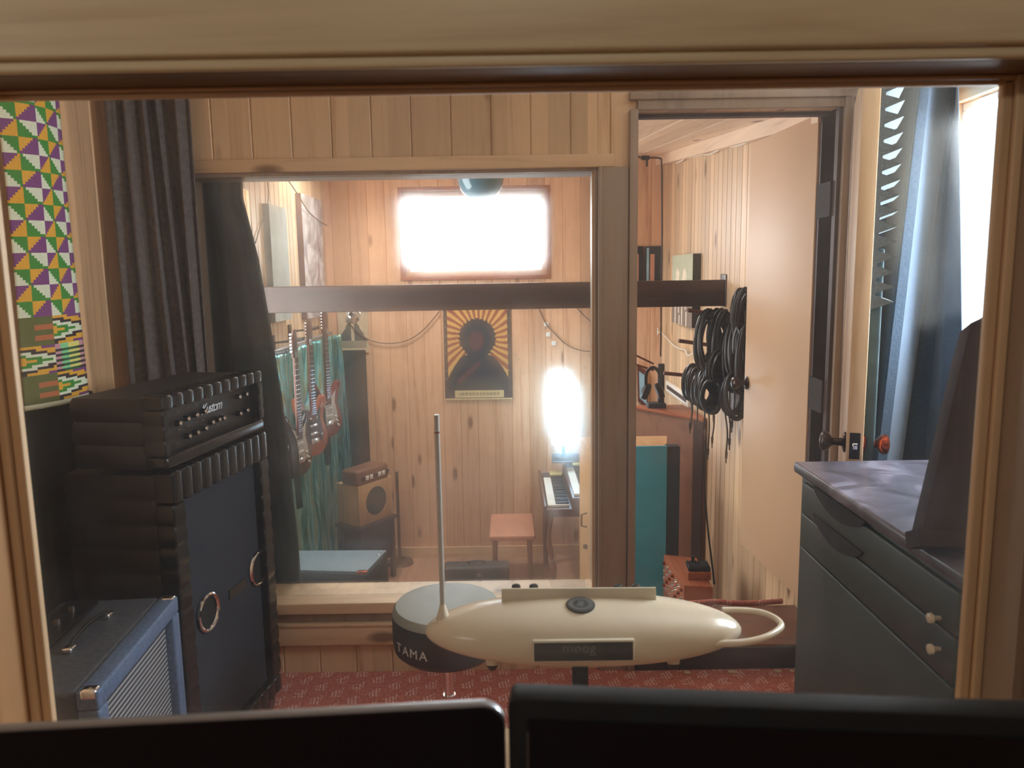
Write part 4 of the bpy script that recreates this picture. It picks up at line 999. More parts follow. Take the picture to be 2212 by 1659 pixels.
# tall dark wooden case leaning on the cabinet
f0 = atz(1984, 1178, zd + 0.022); t0 = aty(2084, 690, f0.y + 0.16)
cs = thing('wooden_case', 'tall dark brown wooden case leaning upright on the marbled cabinet top', 'case', (f0.x + 0.09, f0.y + 0.05, zd))
wv = Vector((1.0, -0.15, 0)).normalized(); uv = (t0 - f0); hgt = uv.length; Mk = basis(f0, wv, uv)
sl = uv - wv * uv.dot(wv); 
o2 = []
s0 = uv.dot(wv); hh2 = sl.length
o2 = [(0.0, 0.0), (0.26, 0.0), (s0 + 0.15, hh2), (s0 + 0.035, hh2 + 0.006), (s0 + 0.012, hh2 - 0.006), (s0, hh2 - 0.04)]
mb = MB(); mb.prism(o2, -0.06, 0.0, basis(f0, wv, sl), bev=0.004); obj('box', mb, M['case_brown'], cs, True)
mb = MB(); mb.prism([(0.0, -0.002), (0.27, -0.002), (0.27, 0.03), (0.0, 0.03)], -0.065, 0.006, basis(f0, wv, sl), bev=0.003); obj('foot_rail', mb, M['case_brown'], cs, True)
q = basis(f0, wv, sl) @ Vector((s0 + 0.02, hh2 - 0.09, 0.0)); mb = MB(); mb.cyl(q, q + basis(f0, wv, sl).col[2].to_3d() * 0.008, 0.007, 0.005); obj('stud', mb, M['nickel'], cs, True)

# ---------------------------------------------------------------- live room: beam
bz0, bz1, by = aty(1075, 669, 4.2).z, aty(1075, 612, 4.2).z, 4.2
mb = MB(); mb.span((LL, by, bz0), (LR, by + 0.09, bz1), bev=0.006)
bx1 = aty(1566, 620, by).x; mb.span((bx1, by - 0.012, bz0 - 0.004), (LR, by + 0.1, bz1 + 0.03), bev=0.004)
struct('beam', mb, M['beam'])

# posters and pictures -----------------------------------------------------
pm = [plain('poster_' + k, srgb(*c), 0.6, noise=0.05, scale=60) for k, c in (('yellow', (214, 170, 96)), ('red', (150, 78, 62)), ('dark', (44, 52, 60)), ('skin', (92, 58, 58)), ('cream', (206, 186, 140)), ('print', (128, 116, 92)))]
PX, PY = 96, 130
def pf(i, j):
    x, y = (i + .5) / PX, (j + .5) / PY; ax, ay = (x - .5) * .75, y - .34
    if y > 0.985: return 4
    if y > 0.90:
        if 0.15 < x < 0.87 and y < 0.98:
            return 5 if 0.925 < y < 0.955 and 0.22 < x < 0.8 and (i * 7 % 5) < 3 else 4
        return 2
    if x < 0.05 or x > 0.95: return 4 if (j % 12 == 5 and i in (2, 92)) else 2
    rr = math.hypot(ax, ay); ang = math.atan2(ay, ax)
    if math.hypot((x - .48) * .75 / .085, (y - .37) / .105) < 1: return 3
    jag = 0.205 + 0.007 * math.sin(ang * 23)
    if rr < jag: return 2
    sh = 0.62
    t_ = max(0, (y - 0.52) / 0.38)
    if y > 0.50 and abs(x - .5) < 0.16 + 0.36 * t_ ** 0.55:
        dx_, dy_ = x - 0.22, y - 0.80; L_ = ((0.50 - .22), (0.62 - .80)); tt = max(0, min(1, (dx_*L_[0] + dy_*L_[1]) / (L_[0]**2 + L_[1]**2)))
        if math.hypot((dx_ - L_[0]*tt) * .75, dy_ - L_[1]*tt) < 0.028: return 3
        return 2
    return 1 if math.sin(ang * 30 + rr * 9) > 0.05 else 0
pa, pb_ = aty(957, 660, LF - 0.012), aty(1107, 862, LF - 0.012); pc = aty(1102, 660, LF - .012); pd = aty(962, 864, LF - .012)
mb = MB().sheet(lambda u, v: (pa.lerp(pc, u)).lerp(pd.lerp(pb_, u), v) + Vector((0, -0.012 * max(0, v - .9) * 6 * u, 0)), PX, PY, pf)
o = obj('poster', mb, pm, smooth=False, thick=0.002); rebase(o, ((pa.x+pb_.x)/2, LF - 0.012, pb_.z)); tag(o, 'sunburst poster of a dark silhouette figure on the far pine wall', 'poster')
gm = [plain('clipping_' + k, srgb(*c), 0.8, noise=0.05) for k, c in (('paper', (204, 186, 158)), ('ink', (78, 84, 84)), ('grey', (150, 142, 124)))]
def nf_(i, j):
    x, y = (i + .5) / 28, (j + .5) / 38
    if y < 0.18: return 0
    if y < 0.26: return 1 if (x < .25 or x > .72) else 0
    if math.hypot((x - .48)/.2, (y - .3)/.17) < 1: return 2
    if y > 0.45 and y < .8 and abs(x - .48) < 0.12 + (y - .45) * 1.1: return 0 if abs(x - .48) < .06 else 1
    if y >= .8 and y < .93 and abs(x - .5) < .42: return 2
    return 0
qa, qb = aty(727, 640, LF - 0.01), aty(797, 761, LF - 0.01)
mb = MB().sheet(lambda u, v: (qa.x + (qb.x - qa.x)*u, LF - 0.01, qa.z + (qb.z - qa.z)*v), 28, 38, nf_)
o = obj('newspaper_portrait', mb, gm, smooth=False, thick=0.001); rebase(o, (qa.x, LF - 0.01, qb.z)); tag(o, 'yellowed paper print of a figure in a dark suit, at left under the beam', 'picture')
a, b = aty(731, 757, LF - 0.02), aty(800, 1010, LF - 0.02)
mb = MB(); mb.span((a.x, LF - 0.035, b.z - 0.1), (b.x, LF - 0.001, a.z), bev=0.004); o = obj('grey_panel', mb, M['curtain_green']); rebase(o, (a.x, LF - .02, b.z - 0.1)); tag(o, 'tall dark grey-green acoustic panel on the far wall below the paper print', 'panel')
# canvases on the left wall
for (x0, x1, y0, yb_, lab, mt) in ((586, 622, 446, 640, 'pale grey canvas on the left slatted wall, nearer of two', 'canvas_grey'), (656, 698, 427, 640, 'tall mottled purple-grey canvas on the left wall, nearest the corner', None)):
    th_ = 0.04; A0 = atx(x0, 530, LL + th_); A1 = atx(x1, 530, LL + th_); zt1 = atx((x0+x1)/2, y0, LL + th_).z; zb1 = atx((x0+x1)/2, yb_, LL + th_).z
    rt = thing('canvas', lab, 'picture', (LL, (A0.y + A1.y)/2, zb1 - 0.15), 0, 'canvases on the left wall of the far room')
    mb = MB(); mb.span((LL, A0.y, zb1 - 0.15), (LL + th_ - 0.002, A1.y, zt1), bev=0.002); obj('stretcher', mb, M['dark_frame'] if mt else M['rosewood'], rt, True)
    if mt is None:
        t = NT('mottled_print'); tc = t.n('ShaderNodeTexCoord'); nz = t.n('ShaderNodeTexNoise', i_Scale=5.0, i_Detail=5.0, i_Distortion=1.0); t.l(tc.outputs['Object'], nz.inputs['Vector'])
        t.l(t.ramp(nz.outputs[0], [(0.35, srgb(96, 84, 92)), (0.5, srgb(150, 142, 140)), (0.62, srgb(198, 190, 190)), (0.7, srgb(132, 104, 160))]), t.p.inputs['Base Color']); m_ = t.mat
    else: m_ = M[mt]
    mb = MB(); mb.span((LL + th_ - 0.002, A0.y + 0.001, zb1 - 0.149), (LL + th_, A1.y - 0.001, zt1 - 0.001)); obj('face', mb, m_, rt, True)
# canvas on the right wall
cm = [plain('band_print_' + k, srgb(*c), 0.8, noise=0.06) for k, c in (('green', (176, 178, 152)), ('pale', (222, 208, 184)), ('brown', (122, 106, 92)))]
A0, A1 = atx(1452, 600, LR - 0.05), atx(1496, 600, LR - 0.05); zt1 = atx(1475, 550, LR - 0.05).z; zb1 = atx(1475, 703, LR - 0.05).z
rt = thing('canvas', 'canvas print of pale figures on the right slatted wall, crossed by the beam', 'picture', (LR, (A0.y + A1.y)/2, zb1))
mb = MB(); mb.span((LR - 0.048, A1.y, zb1), (LR, A0.y, zt1), bev=0.002); obj('stretcher', mb, M['black'], rt, True)
def cf_(i, j):
    x, y = (i + .5) / 24, (j + .5) / 30
    for cx_ in (.28, .62):
        if math.hypot((x - cx_)/.09, (y - .28)/.07) < 1 or (abs(x - cx_) < .10 and .33 < y < .5): return 1
        if y >= .5 and abs(abs(x - cx_) - .06 - (y - .5) * .1) < .02: return 1
    return 2 if y > .52 else 0
mb = MB().sheet(lambda u, v: (LR - 0.05, A0.y + (A1.y - A0.y)*u, zt1 + (zb1 - zt1)*v), 24, 30, cf_); obj('face', mb, cm, rt, True, smooth=False)
# two small dark prints on the far wall seen through the doorway
for k, (x0, x1) in enumerate(((1366, 1389), (1394, 1428))):
    a, b = aty(x0, 532, LF - 0.03), aty(x1, 640, LF - 0.03)
    rt = thing('framed_print', ['narrow dark print at left edge of the doorway above the beam', 'dark and pink print just left of the hanging cord above the beam'][k], 'picture', ((a.x+b.x)/2, LF, b.z), 0, 'prints on the far wall through the doorway')
    mb = MB(); mb.span((a.x, LF - 0.035, b.z), (b.x, LF, a.z), bev=0.003); obj('frame', mb, M['dark_frame'], rt, True)
    mb = MB(); w_ = b.x - a.x; mb.span((a.x + 0.01, LF - 0.038, b.z + 0.01), (a.x + w_*0.22, LF - 0.034, a.z - 0.012)); obj('photo', mb, M['sky_blue'], rt, True)
    mb = MB(); mb.span((a.x + w_*0.3, LF - 0.038, b.z + 0.01), (a.x + w_*0.56, LF - 0.034, a.z - 0.06)); obj('photo', mb, M['cushion'], rt, True)

# foil curtain on the left wall, behind the guitars
curtain('foil_curtain', [(LL + 0.035, 4.25), (LL + 0.035, 5.9), (LL + 0.10, 5.95)], [(LL + 0.04, 4.25), (LL + 0.05, 5.85), (LL + 0.16, 5.93)], 1.03, LZ + 0.03, 11, 0.018, M['foil'],
        'shimmering turquoise and green foil curtain on the left wall behind the guitars', nu=180, nv=50, seed=5, dd=0.02)
mb = MB(); mb.cyl((LL + 0.04, 4.2, 1.05), (LL + 0.04, 5.9, 1.05), 0.010, seg=12); o = obj('curtain_rail', mb, M['silver']); rebase(o, (LL + .04, 5, 1.04)); tag(o, 'thin pale rail along the top of the turquoise curtain', 'rail')

# ---------------------------------------------------------------- guitars
def outline_guitar():
    P = [(0.0, -0.19), (0.08, -0.185), (0.145, -0.14), (0.16, -0.07), (0.135, 0.0), (0.115, 0.05), (0.13, 0.11), (0.155, 0.17), (0.15, 0.205), (0.12, 0.20), (0.075, 0.145), (0.035, 0.12),
         (-0.035, 0.12), (-0.07, 0.14), (-0.10, 0.19), (-0.135, 0.225), (-0.16, 0.21), (-0.155, 0.15), (-0.125, 0.08), (-0.118, 0.03), (-0.145, -0.05), (-0.165, -0.10), (-0.14, -0.155), (-0.08, -0.185)]
    Q = []; n = len(P)
    for i in range(n):
        p0, p1, p2, p3 = [Vector(P[(i + k) % n]) for k in (-1, 0, 1, 2)]
        for k in range(4):
            t = k / 4; Q.append(tuple(0.5 * ((2*p1) + (-p0+p2)*t + (2*p0-5*p1+4*p2-p3)*t*t + (-p0+3*p1-3*p2+p3)*t**3)))
    return Q
def guitar(label, loc, rz, body, neck, guard, strap, tilt=0.0):
    """hangs from its headstock; local origin at body centre, z up, front towards +x"""
    g = thing('electric_guitar', label, 'guitar', loc, rz, 'electric guitars hanging on the left wall'); g.scale = (0.9, 0.9, 0.9)
    Mg = Matrix(((0, 0, 1, 0), (1, 0, 0, 0), (0, 1, 0, 0), (0, 0, 0, 1)))        # x->y, y->z, z->x
    mb = MB(); mb.prism(outline_guitar(), -0.022, 0.022, Mg, bev=0.007); obj('body', mb, body, g)
    mb = MB(); mb.prism([(-0.026, 0.05), (0.026, 0.05), (0.021, 0.56), (-0.021, 0.56)], 0.018, 0.036, Mg, bev=0.004)
    nk = obj('neck', mb, neck, g)
    mb = MB(); mb.prism([(-0.024, 0.06), (0.024, 0.06), (0.02, 0.56), (-0.02, 0.56)], 0.034, 0.0366, Mg)
    obj('fingerboard', mb, M['rosewood'], nk)
    mb = MB(); mb.box((0, 0.33, 0.0368), (0.001, 0.46, 0.0008), Mg)
    for k in range(20): yy = 0.56 - 0.46 * (1 - 0.944 ** (k + 1)) / (1 - 0.944 ** 20); mb.box((0, yy, 0.0368), (0.045, 0.002, 0.0016), Mg)
    obj('frets', mb, M['chrome'], nk)
    mb = MB(); mb.prism([(-0.021, 0.56), (0.021, 0.56), (0.036, 0.60), (0.040, 0.68), (0.028, 0.735), (0.0, 0.73), (-0.018, 0.69), (-0.022, 0.6)], 0.012, 0.028, Mg, bev=0.003); hs = obj('headstock', mb, neck, g)
    for k in range(6):
        mb = MB(); mb.cyl(Mg @ Vector((-0.014 - 0.0012*k, 0.60 + 0.021*k, 0.02)), Mg @ Vector((-0.036, 0.60 + 0.021*k, 0.02)), 0.004, 0.006, 8); obj('tuning_peg', mb, M['chrome'], hs)
    mb = MB(); mb.prism([(-0.055, -0.12), (0.0, -0.06), (0.085, -0.10), (0.105, -0.04), (0.075, 0.06), (0.09, 0.14), (0.05, 0.11), (-0.035, 0.105), (-0.08, 0.13), (-0.085, 0.06)], 0.022, 0.0245, Mg); obj('pickguard', mb, guard, g)
    for yy in (0.07, 0.02, -0.035):
        mb = MB(); mb.box((0, yy, 0.027), (0.078, 0.017, 0.009), Mg, bev=0.002); obj('pickup', mb, M['chrome'] if guard is M['black'] else M['ivory'], g)
    mb = MB(); mb.box((0, -0.085, 0.030), (0.078, 0.032, 0.012), Mg, bev=0.002); obj('bridge', mb, M['chrome'], g)
    for k in range(3):
        q = Mg @ Vector((0.075 + 0.012*k, -0.05 - 0.033*k, 0.024)); mb = MB(); mb.cyl(q, q + Vector((0.013, 0, 0)), 0.010, 0.008, 14); obj('control_knob', mb, M['ivory'] if guard is not M['black'] else M['chrome'], g)
    mb = MB()
    for k in range(6): mb.cyl(Mg @ Vector((-0.026 + 0.0104*k, -0.085, 0.037)), Mg @ Vector((-0.017 + 0.0068*k, 0.6, 0.034)), 0.0005, seg=4)
    obj('strings', mb, M['chrome'], g)
    if strap:
        pts = [Mg @ Vector(p) for p in ((-0.145, 0.2, 0.0), (-0.11, 0.05, 0.05), (-0.10, -0.15, 0.05), (-0.05, -0.38 * strap, 0.03), (0.0, -0.44 * strap, 0.0), (0.03, -0.36 * strap, -0.02), (0.0, -0.19, 0.0))]
        mb = MB(); mb.tube(pts, 0.020, 8, flat=0.15); obj('strap', mb, M['black_matt'], g)
    return g
def hanger(z, y, lab):
    h = thing('guitar_hanger', lab, 'guitar hanger', (LL, y, z), 0, 'guitar hangers on the left wall')
    mb = MB(); mb.box((0.006, 0, 0), (0.012, 0.05, 0.09), bev=0.003); obj('wall_plate', mb, M['black'], h)
    mb = MB(); mb.cyl((0.01, 0, 0), (0.13, 0, 0.01), 0.007, seg=10); obj('arm', mb, M['black'], h)
    for s in (-1, 1):
        mb = MB(); mb.tube([(0.12, 0, 0.01), (0.125, s*0.034, 0.012), (0.185, s*0.036, 0.02)], 0.010, 10); obj('prong', mb, M['black'], h)
gs = [(640, 965, -1.22, -14, 'pearl', 'black_guitar', 'rosewood', 'dark brown electric guitar with cream pickguard, leftmost of the three hanging', 0.9),
      (671, 925, -1.22, -22, 'black', 'sun_guitar', 'rosewood', 'amber bodied electric guitar with dark horns, middle of the three hanging', 0.0),
      (704, 888, -1.21, -24, 'pearl', 'red_guitar', 'rosewood', 'red electric guitar with bright pickguard, rightmost of the three hanging', 0.9)]
for i, (px, py, X, rz, gd, bd_, nk_, lab, sp_) in enumerate(gs):
    p = atx(px, py, X); p = Vector((X, p.y, p.z))
    guitar(lab, tuple(p), math.radians(rz), M[bd_], M[nk_], M[gd], sp_)
    hanger(p.z + 0.52, p.y, ['black wall hanger holding the leftmost hanging guitar', 'black wall hanger holding the middle hanging guitar', 'black wall hanger holding the rightmost hanging guitar'][i])

# ---------------------------------------------------------------- big black case just past the inner window
zc2 = 0.08
p1, p2, p3 = atz(650, 1226, zc2), atz(791, 1235, zc2), atz(836, 1188, zc2)
kx0 = p1.x - 0.25
cs = thing('road_case', 'large black case with blue-grey lid, just behind the inner window sill at left', 'case', ((kx0 + p3.x)/2, (p2.y + p3.y)/2, LZ))
yy1, yy2 = p2.y, p3.y
pr_ = [(kx0, p1.y), (p2.x, p2.y), (p3.x, p3.y), (kx0, p3.y + 0.02)]
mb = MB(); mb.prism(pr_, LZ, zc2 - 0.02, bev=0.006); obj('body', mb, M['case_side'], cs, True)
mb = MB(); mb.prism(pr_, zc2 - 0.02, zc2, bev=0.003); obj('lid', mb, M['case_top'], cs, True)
mb = MB(); mb.box((p2.x - 0.02, p2.y + 0.003, zc2 - 0.004), (0.05, 0.03, 0.016), bev=0.005); obj('corner_cap', mb, M['copper'], cs, True)
for fx_, fy_ in ((0.75, 0.02), (0.9, 0.02)):
    q = p2.lerp(p3, fx_); mb = MB(); mb.lathe([(0.006, 0), (0.005, 0.003), (0.001, 0.004)], Matrix.Translation((q.x - 0.02, q.y, zc2)), 12); obj('rivet', mb, M['chrome'], cs, True)
# wooden speaker on a dark stand
a, b = aty(752, 1052, 5.4), aty(778, 1148, 5.4); c2 = aty(852, 1140, 5.75)
rt = thing('wooden_speaker', 'small plywood speaker box with round dark grille, on a dark stand', 'speaker', ((a.x + c2.x)/2, 5.5, b.z))
F0, F1 = aty(778, 1140, 5.32), aty(850, 1128, 5.62)
F1 = Vector((F1.x, 5.62, 0)); F0 = Vector((F0.x, 5.32, 0)); uu = (F1 - F0).normalized(); nn_ = Vector((uu.y, -uu.x, 0)); ws = (F1 - F0).length
zb_, zt_2 = aty(778, 1140, 5.32).z, aty(778, 1052, 5.32).z
Ms = Matrix(((uu.x, 0, nn_.x, F0.x), (uu.y, 0, nn_.y, F0.y), (0, 1, 0, zb_), (0, 0, 0, 1))); hs_ = zt_2 - zb_
mb = MB(); mb.box((ws/2, hs_/2, -0.11), (ws, hs_, 0.22), Ms, bev=0.005); obj('box', mb, M['birch'], rt, True)
mb = MB(); mb.lathe([(0.105, 0), (0.105, 0.003), (0.10, 0.006)], Ms @ Matrix.Translation((ws*0.5, hs_*0.52, 0)), 36); obj('grille', mb, M['curtain_green'], rt, True)
sd = thing('speaker_stand', 'dark reddish-brown wooden stand under the plywood speaker', 'stand', ((a.x + c2.x)/2, 5.5, LZ))
mb = MB(); mb.box((ws/2, -0.012, -0.10), (ws + 0.04, 0.022, 0.26), Ms, bev=0.004); obj('top', mb, M['walnut'], sd, True)
mb = MB(); mb.box((ws/2, -0.18, -0.11), (ws - 0.05, 0.31, 0.18), Ms, bev=0.004); obj('box', mb, M['walnut'], sd, True)
for x_, z_ in ((0.01, -0.01), (ws - 0.01, -0.01), (0.01, -0.21), (ws - 0.01, -0.21)):
    mb = MB(); hleg = zb_ - 0.022 - LZ; mb.box((x_, -0.022 - hleg/2, z_), (0.03, hleg, 0.03), Ms); obj('leg', mb, M['walnut'], sd, True)
tw = thing('accordion', 'small wooden squeezebox with pale keys, lying on the plywood speaker', 'instrument', (F0.x - 0.02, 5.4, zt_2))
mb = MB(); mb.box((ws*0.45, hs_ + 0.055, -0.08), (ws*0.95, 0.11, 0.16), Ms, bev=0.02); obj('body', mb, M['cab_wood'], tw, True)
for k in range(7):
    mb = MB(); mb.box((0.05 + k*(ws*0.85)/7, hs_ + 0.045, 0.002), (0.028, 0.03, 0.008), Ms, bev=0.002); obj('key', mb, M['ivory'] if k % 3 else M['black'], tw, True)
mb = MB(); mb.cyl((-0.88, 5.88, LZ), (-0.88, 5.88, -0.05), 0.012); mb.cyl((-0.88, 5.88, LZ), (-0.88, 5.88, LZ + 0.02), 0.11, 0.10, 24); 
o = obj('microphone_stand', mb, M['nickel']); q = aty(864, 1180, 5.9); o.location = (q.x + 0.88, 0, 0); tag(o, 'short metal post with round base right of the plywood speaker', 'stand')

# ---------------------------------------------------------------- bench, organ, lamp
sA, sB = atz(1058, 1158, -0.36), atz(1150, 1108, -0.36)
bn = thing('bench', 'salmon-pink topped wooden bench at the organ', 'bench', ((sA.x + sB.x)/2, (sA.y + sB.y)/2, LZ))
bxw, byw = (sB.x - sA.x) + 0.01, (sB.y - sA.y)
mb = MB(); mb.box((0, 0, 0.42), (bxw, byw, 0.04), bev=0.012); obj('seat', mb, M['cushion'], bn)
for sx in (-1, 1):
    for sy in (-1, 1):
        mb = MB(); mb.cyl((sx*(bxw/2 - 0.03), sy*(byw/2 - 0.04), 0), (sx*(bxw/2 - 0.04), sy*(byw/2 - 0.05), 0.40), 0.014, 0.02, 12); obj('leg', mb, M['cab_wood'], bn)
ox, oy0, oy1 = 0.215, 4.93, 5.86
og = thing('electric_organ', 'two-manual electric organ with white and blue-black keys, against the right', 'organ', (ox + 0.3, 5.4, LZ))
mb = MB(); mb.span((ox - 0.01, oy0, -0.13), (ox + 0.56, oy1, -0.075), bev=0.008); mb.span((ox + 0.30, oy0 + 0.02, -0.70), (ox + 0.54, oy1 - 0.02, -0.13), bev=0.005); obj('case', mb, M['organ_wood'], og, True)
mb = MB(); mb.span((ox - 0.02, oy0 - 0.02, -0.13), (ox + 0.0, oy1, -0.048), bev=0.005); obj('key_slip', mb, M['organ_wood'], og, True)
mb = MB(); mb.span((ox + 0.17, oy0, -0.075), (ox + 0.56, oy1, 0.00), bev=0.005); mb.span((ox + 0.36, oy0, 0.0), (ox + 0.56, oy1, 0.10), bev=0.005); obj('upper_case', mb, M['organ_wood'], og, True)
def manual(x0, z0, nm):
    n = 36; pitch = (oy1 - oy0 - 0.09) / n
    for k in range(n):
        y = oy0 + 0.045 + pitch * (k + .5); far = k > n - 7
        mb = MB(); mb.box((x0 + 0.075, y, z0 + 0.008), (0.145, pitch - 0.0012, 0.016), bev=0.0015); obj('key', mb, M['ebony'] if far else M['ivory'], og, True)
        if k % 7 not in (2, 6):
            mb = MB(); mb.box((x0 + 0.10, y + pitch/2, z0 + 0.021), (0.09, pitch*0.55, 0.012), bev=0.0015); obj('sharp_key', mb, M['yellow_key'] if far else M['ebony'], og, True)
manual(ox + 0.01, -0.074, 'lower'); manual(ox + 0.185, 0.001, 'upper')
for k in range(9):
    q = Vector((ox + 0.375, oy0 + 0.08 + k * 0.09, 0.06)); mb = MB(); mb.cyl(q, q + Vector((-0.03, 0, 0.006)), 0.012, 0.010, 12); obj('drawbar', mb, M['chrome'], og, True)
mb = MB(); mb.tube([(ox + 0.03, oy0 + 0.02, -0.13), (ox + 0.015, oy0 + 0.02, -0.3), (ox + 0.035, oy0 + 0.02, -0.42), (ox + 0.045, oy0 + 0.02, -0.52), (ox + 0.03, oy0 + 0.02, LZ)], lambda t: 0.022 - 0.008*abs(math.sin(9*t)), 12); obj('leg', mb, M['cab_wood'], og, True)
mb = MB(); mb.cyl((ox + 0.03, oy1 - 0.05, LZ), (ox + 0.03, oy1 - 0.05, -0.13), 0.02); obj('leg', mb, M['cab_wood'], og, True)
mb = MB(); mb.span((ox + 0.32, oy0 + 0.02, LZ), (ox + 0.34, oy0 + 0.06, -0.7)); mb.span((ox + 0.56, oy0 + 0.02, LZ), (ox + 0.53, oy0 + 0.06, -0.7)); mb.span((ox + 0.32, oy1 - 0.06, LZ), (ox + 0.53, oy1 - 0.02, -0.7)); obj('foot', mb, M['organ_wood'], og, True)
a, b = aty(1192, 997, 5.8), aty(1256, 997, 5.8); mb = MB(); mb.span((a.x, 5.78, 0.10), (b.x + 0.1, 5.80, a.z - 0.006)); mb.span((a.x, 5.775, a.z - 0.008), (b.x + 0.1, 5.80, a.z + 0.006), bev=0.002); obj('music_rack', mb, M['silver'], og, True)
la, lb = aty(1186, 818, 5.62), aty(1247, 960, 5.62); lx, lw, lh = (la.x + lb.x)/2, (lb.x - la.x)/2, la.z - lb.z
lm = thing('table_lamp', 'glowing white tall lamp standing at the far end of the organ', 'lamp', (lx, 5.62, 0.10))
mb = MB(); n = 16; prof = []
for k in range(n + 1):
    s = k / n; prof.append((lw * (0.82 + 0.2 * math.sin(PI * s) ** 0.8), lb.z + lh * s))
mb.lathe(prof, Matrix.Translation((lx, 5.62, 0)), 4 * 8, sy=0.55); obj('shade', mb, M['lamp'], lm, True)
mb = MB(); mb.span((lx + lw*0.3, 5.62 - 0.08, lb.z + 0.018), (lx + lw*0.72, 5.62 - 0.055, lb.z + 0.042)); obj('red_label', mb, M['lamp_mark'], lm, True)
mb = MB(); mb.cyl((lx, 5.62, 0.10), (lx, 5.62, 0.115), 0.07, 0.06, 24); mb.cyl((lx, 5.62, 0.11), (lx, 5.62, lb.z + 0.02), 0.012); obj('base', mb, M['black'], lm, True)

# floor case
a, b = aty(957, 1228, 4.8), aty(1100, 1228, 4.8)
kc = thing('suitcase', 'black hard case with a handle, on the floor behind the drum stool', 'case', ((a.x+b.x)/2, 4.87, LZ))
mb = MB(); mb.span((a.x, 4.8, LZ), (b.x, 4.94, a.z), bev=0.02); obj('shell', mb, M['case_side'], kc, True)
xc = (a.x+b.x)/2; mb = MB(); mb.tube([(xc - 0.05, 4.87, a.z), (xc - 0.045, 4.87, a.z + 0.02), (xc + 0.045, 4.87, a.z + 0.02), (xc + 0.05, 4.87, a.z)], 0.006, 8); obj('handle', mb, M['black'], kc, True)
mb = MB(); mb.box((xc + 0.02, 4.797, a.z - 0.05), (0.03, 0.008, 0.02), bev=0.002); obj('latch', mb, M['nickel'], kc, True)

# ---------------------------------------------------------------- teal cabinet
yt = 4.1
tA, tB = aty(1276, 962, yt), aty(1440, 962, yt); tC = aty(1466, 966, yt + 0.03)
tz = tB.z
tb = thing('teal_cabinet', 'tall teal-fronted cabinet with pine side and metal handle, behind the window post', 'cabinet', ((tA.x + tB.x)/2, yt + 0.15, LZ))
tfx = aty(1252, 1100, yt + 0.34).x
mb = MB(); mb.prism([(tA.x, yt), (tB.x, yt), (tC.x, yt + 0.34), (tfx, yt + 0.34)], LZ, tz - 0.02, bev=0.003); obj('carcass', mb, M['birch'], tb, True)
mb = MB(); mb.span((tA.x, yt - 0.02, LZ + 0.02), (tB.x, yt, tz), bev=0.003); obj('front_panel', mb, M['teal'], tb, True, label='teal painted front')
mb = MB(); mb.span((tB.x + 0.001, yt - 0.012, LZ), (tC.x, yt + 0.06, tz - 0.005), bev=0.003); obj('edge_strip', mb, M['dark_frame'], tb, True)
sdv = Vector((tA.x - tfx, -0.34, 0)).normalized(); sn = Vector((sdv.y, -sdv.x, 0)); sn = sn if sn.x < 0 else -sn
q1 = aty(1268, 1108, yt + 0.1); q1 = Vector((tA.x, yt, 0)) - sdv * 0.10 + sn * 0.003; h0, h1 = aty(1268, 1138, yt + .1).z, aty(1268, 1108, yt + .1).z
mb = MB(); mb.tube([q1 + Vector((0, 0, h0)), q1 + sn*0.03 + Vector((0, 0, h0 + 0.008)), q1 + sn*0.03 + Vector((0, 0, h1 - 0.008)), q1 + Vector((0, 0, h1))], 0.006, 8, smooth=False); obj('handle', mb, M['nickel'], tb, True)
zk = aty(1265, 1180, yt + .1).z; mb = MB(); mb.cyl(q1 + Vector((0, 0, zk)), q1 + sn*0.02 + Vector((0, 0, zk)), 0.016, 0.012, 16); obj('knob', mb, M['bronze'], tb, True)

# brown cabinet (upright back) set across the right corner
ztp = 0.60; c1, c2_ = atz(1372, 876, ztp), atz(1527, 905, ztp)
uu = (c2_ - c1).normalized(); c0 = c1 + uu * 0.01; back = Vector((-uu.y, uu.x, 0)); back = back if back.y > 0 else -back
bc = thing('upright_cabinet', 'large brown wooden upright cabinet standing across the right corner', 'cabinet', tuple(Vector(((c0.x + c2_.x)/2, (c0.y + c2_.y)/2, LZ)) + back * 0.1))
c2i = c2_ - uu * 0.02
P4 = [c0, c2i, c2i + back * 0.02, Vector((c2i.x - 0.02, c2i.y + 0.5, 0)), c0 + back * 0.03]
mb = MB(); mb.prism([(p.x, p.y) for p in P4], LZ, ztp - 0.02, bev=0.004); obj('body', mb, M['cab_wood'], bc, True)
mb = MB(); mb.prism([(p.x, p.y) for p in [c0 - back*0.015, c2i - back*0.015, c2i + back * 0.02, Vector((c2i.x - 0.02, c2i.y + 0.5, 0)), c0 + back * 0.03]], ztp - 0.02, ztp, bev=0.003); obj('top', mb, M['redwood'], bc, True)
e0 = c2i - uu * 0.075; mb = MB(); mb.prism([(p.x, p.y) for p in [e0 - back * 0.012, c2i - back * 0.012, c2i, e0]], LZ, ztp - 0.02); obj('corner_post', mb, M['dark_brown'], bc, True)

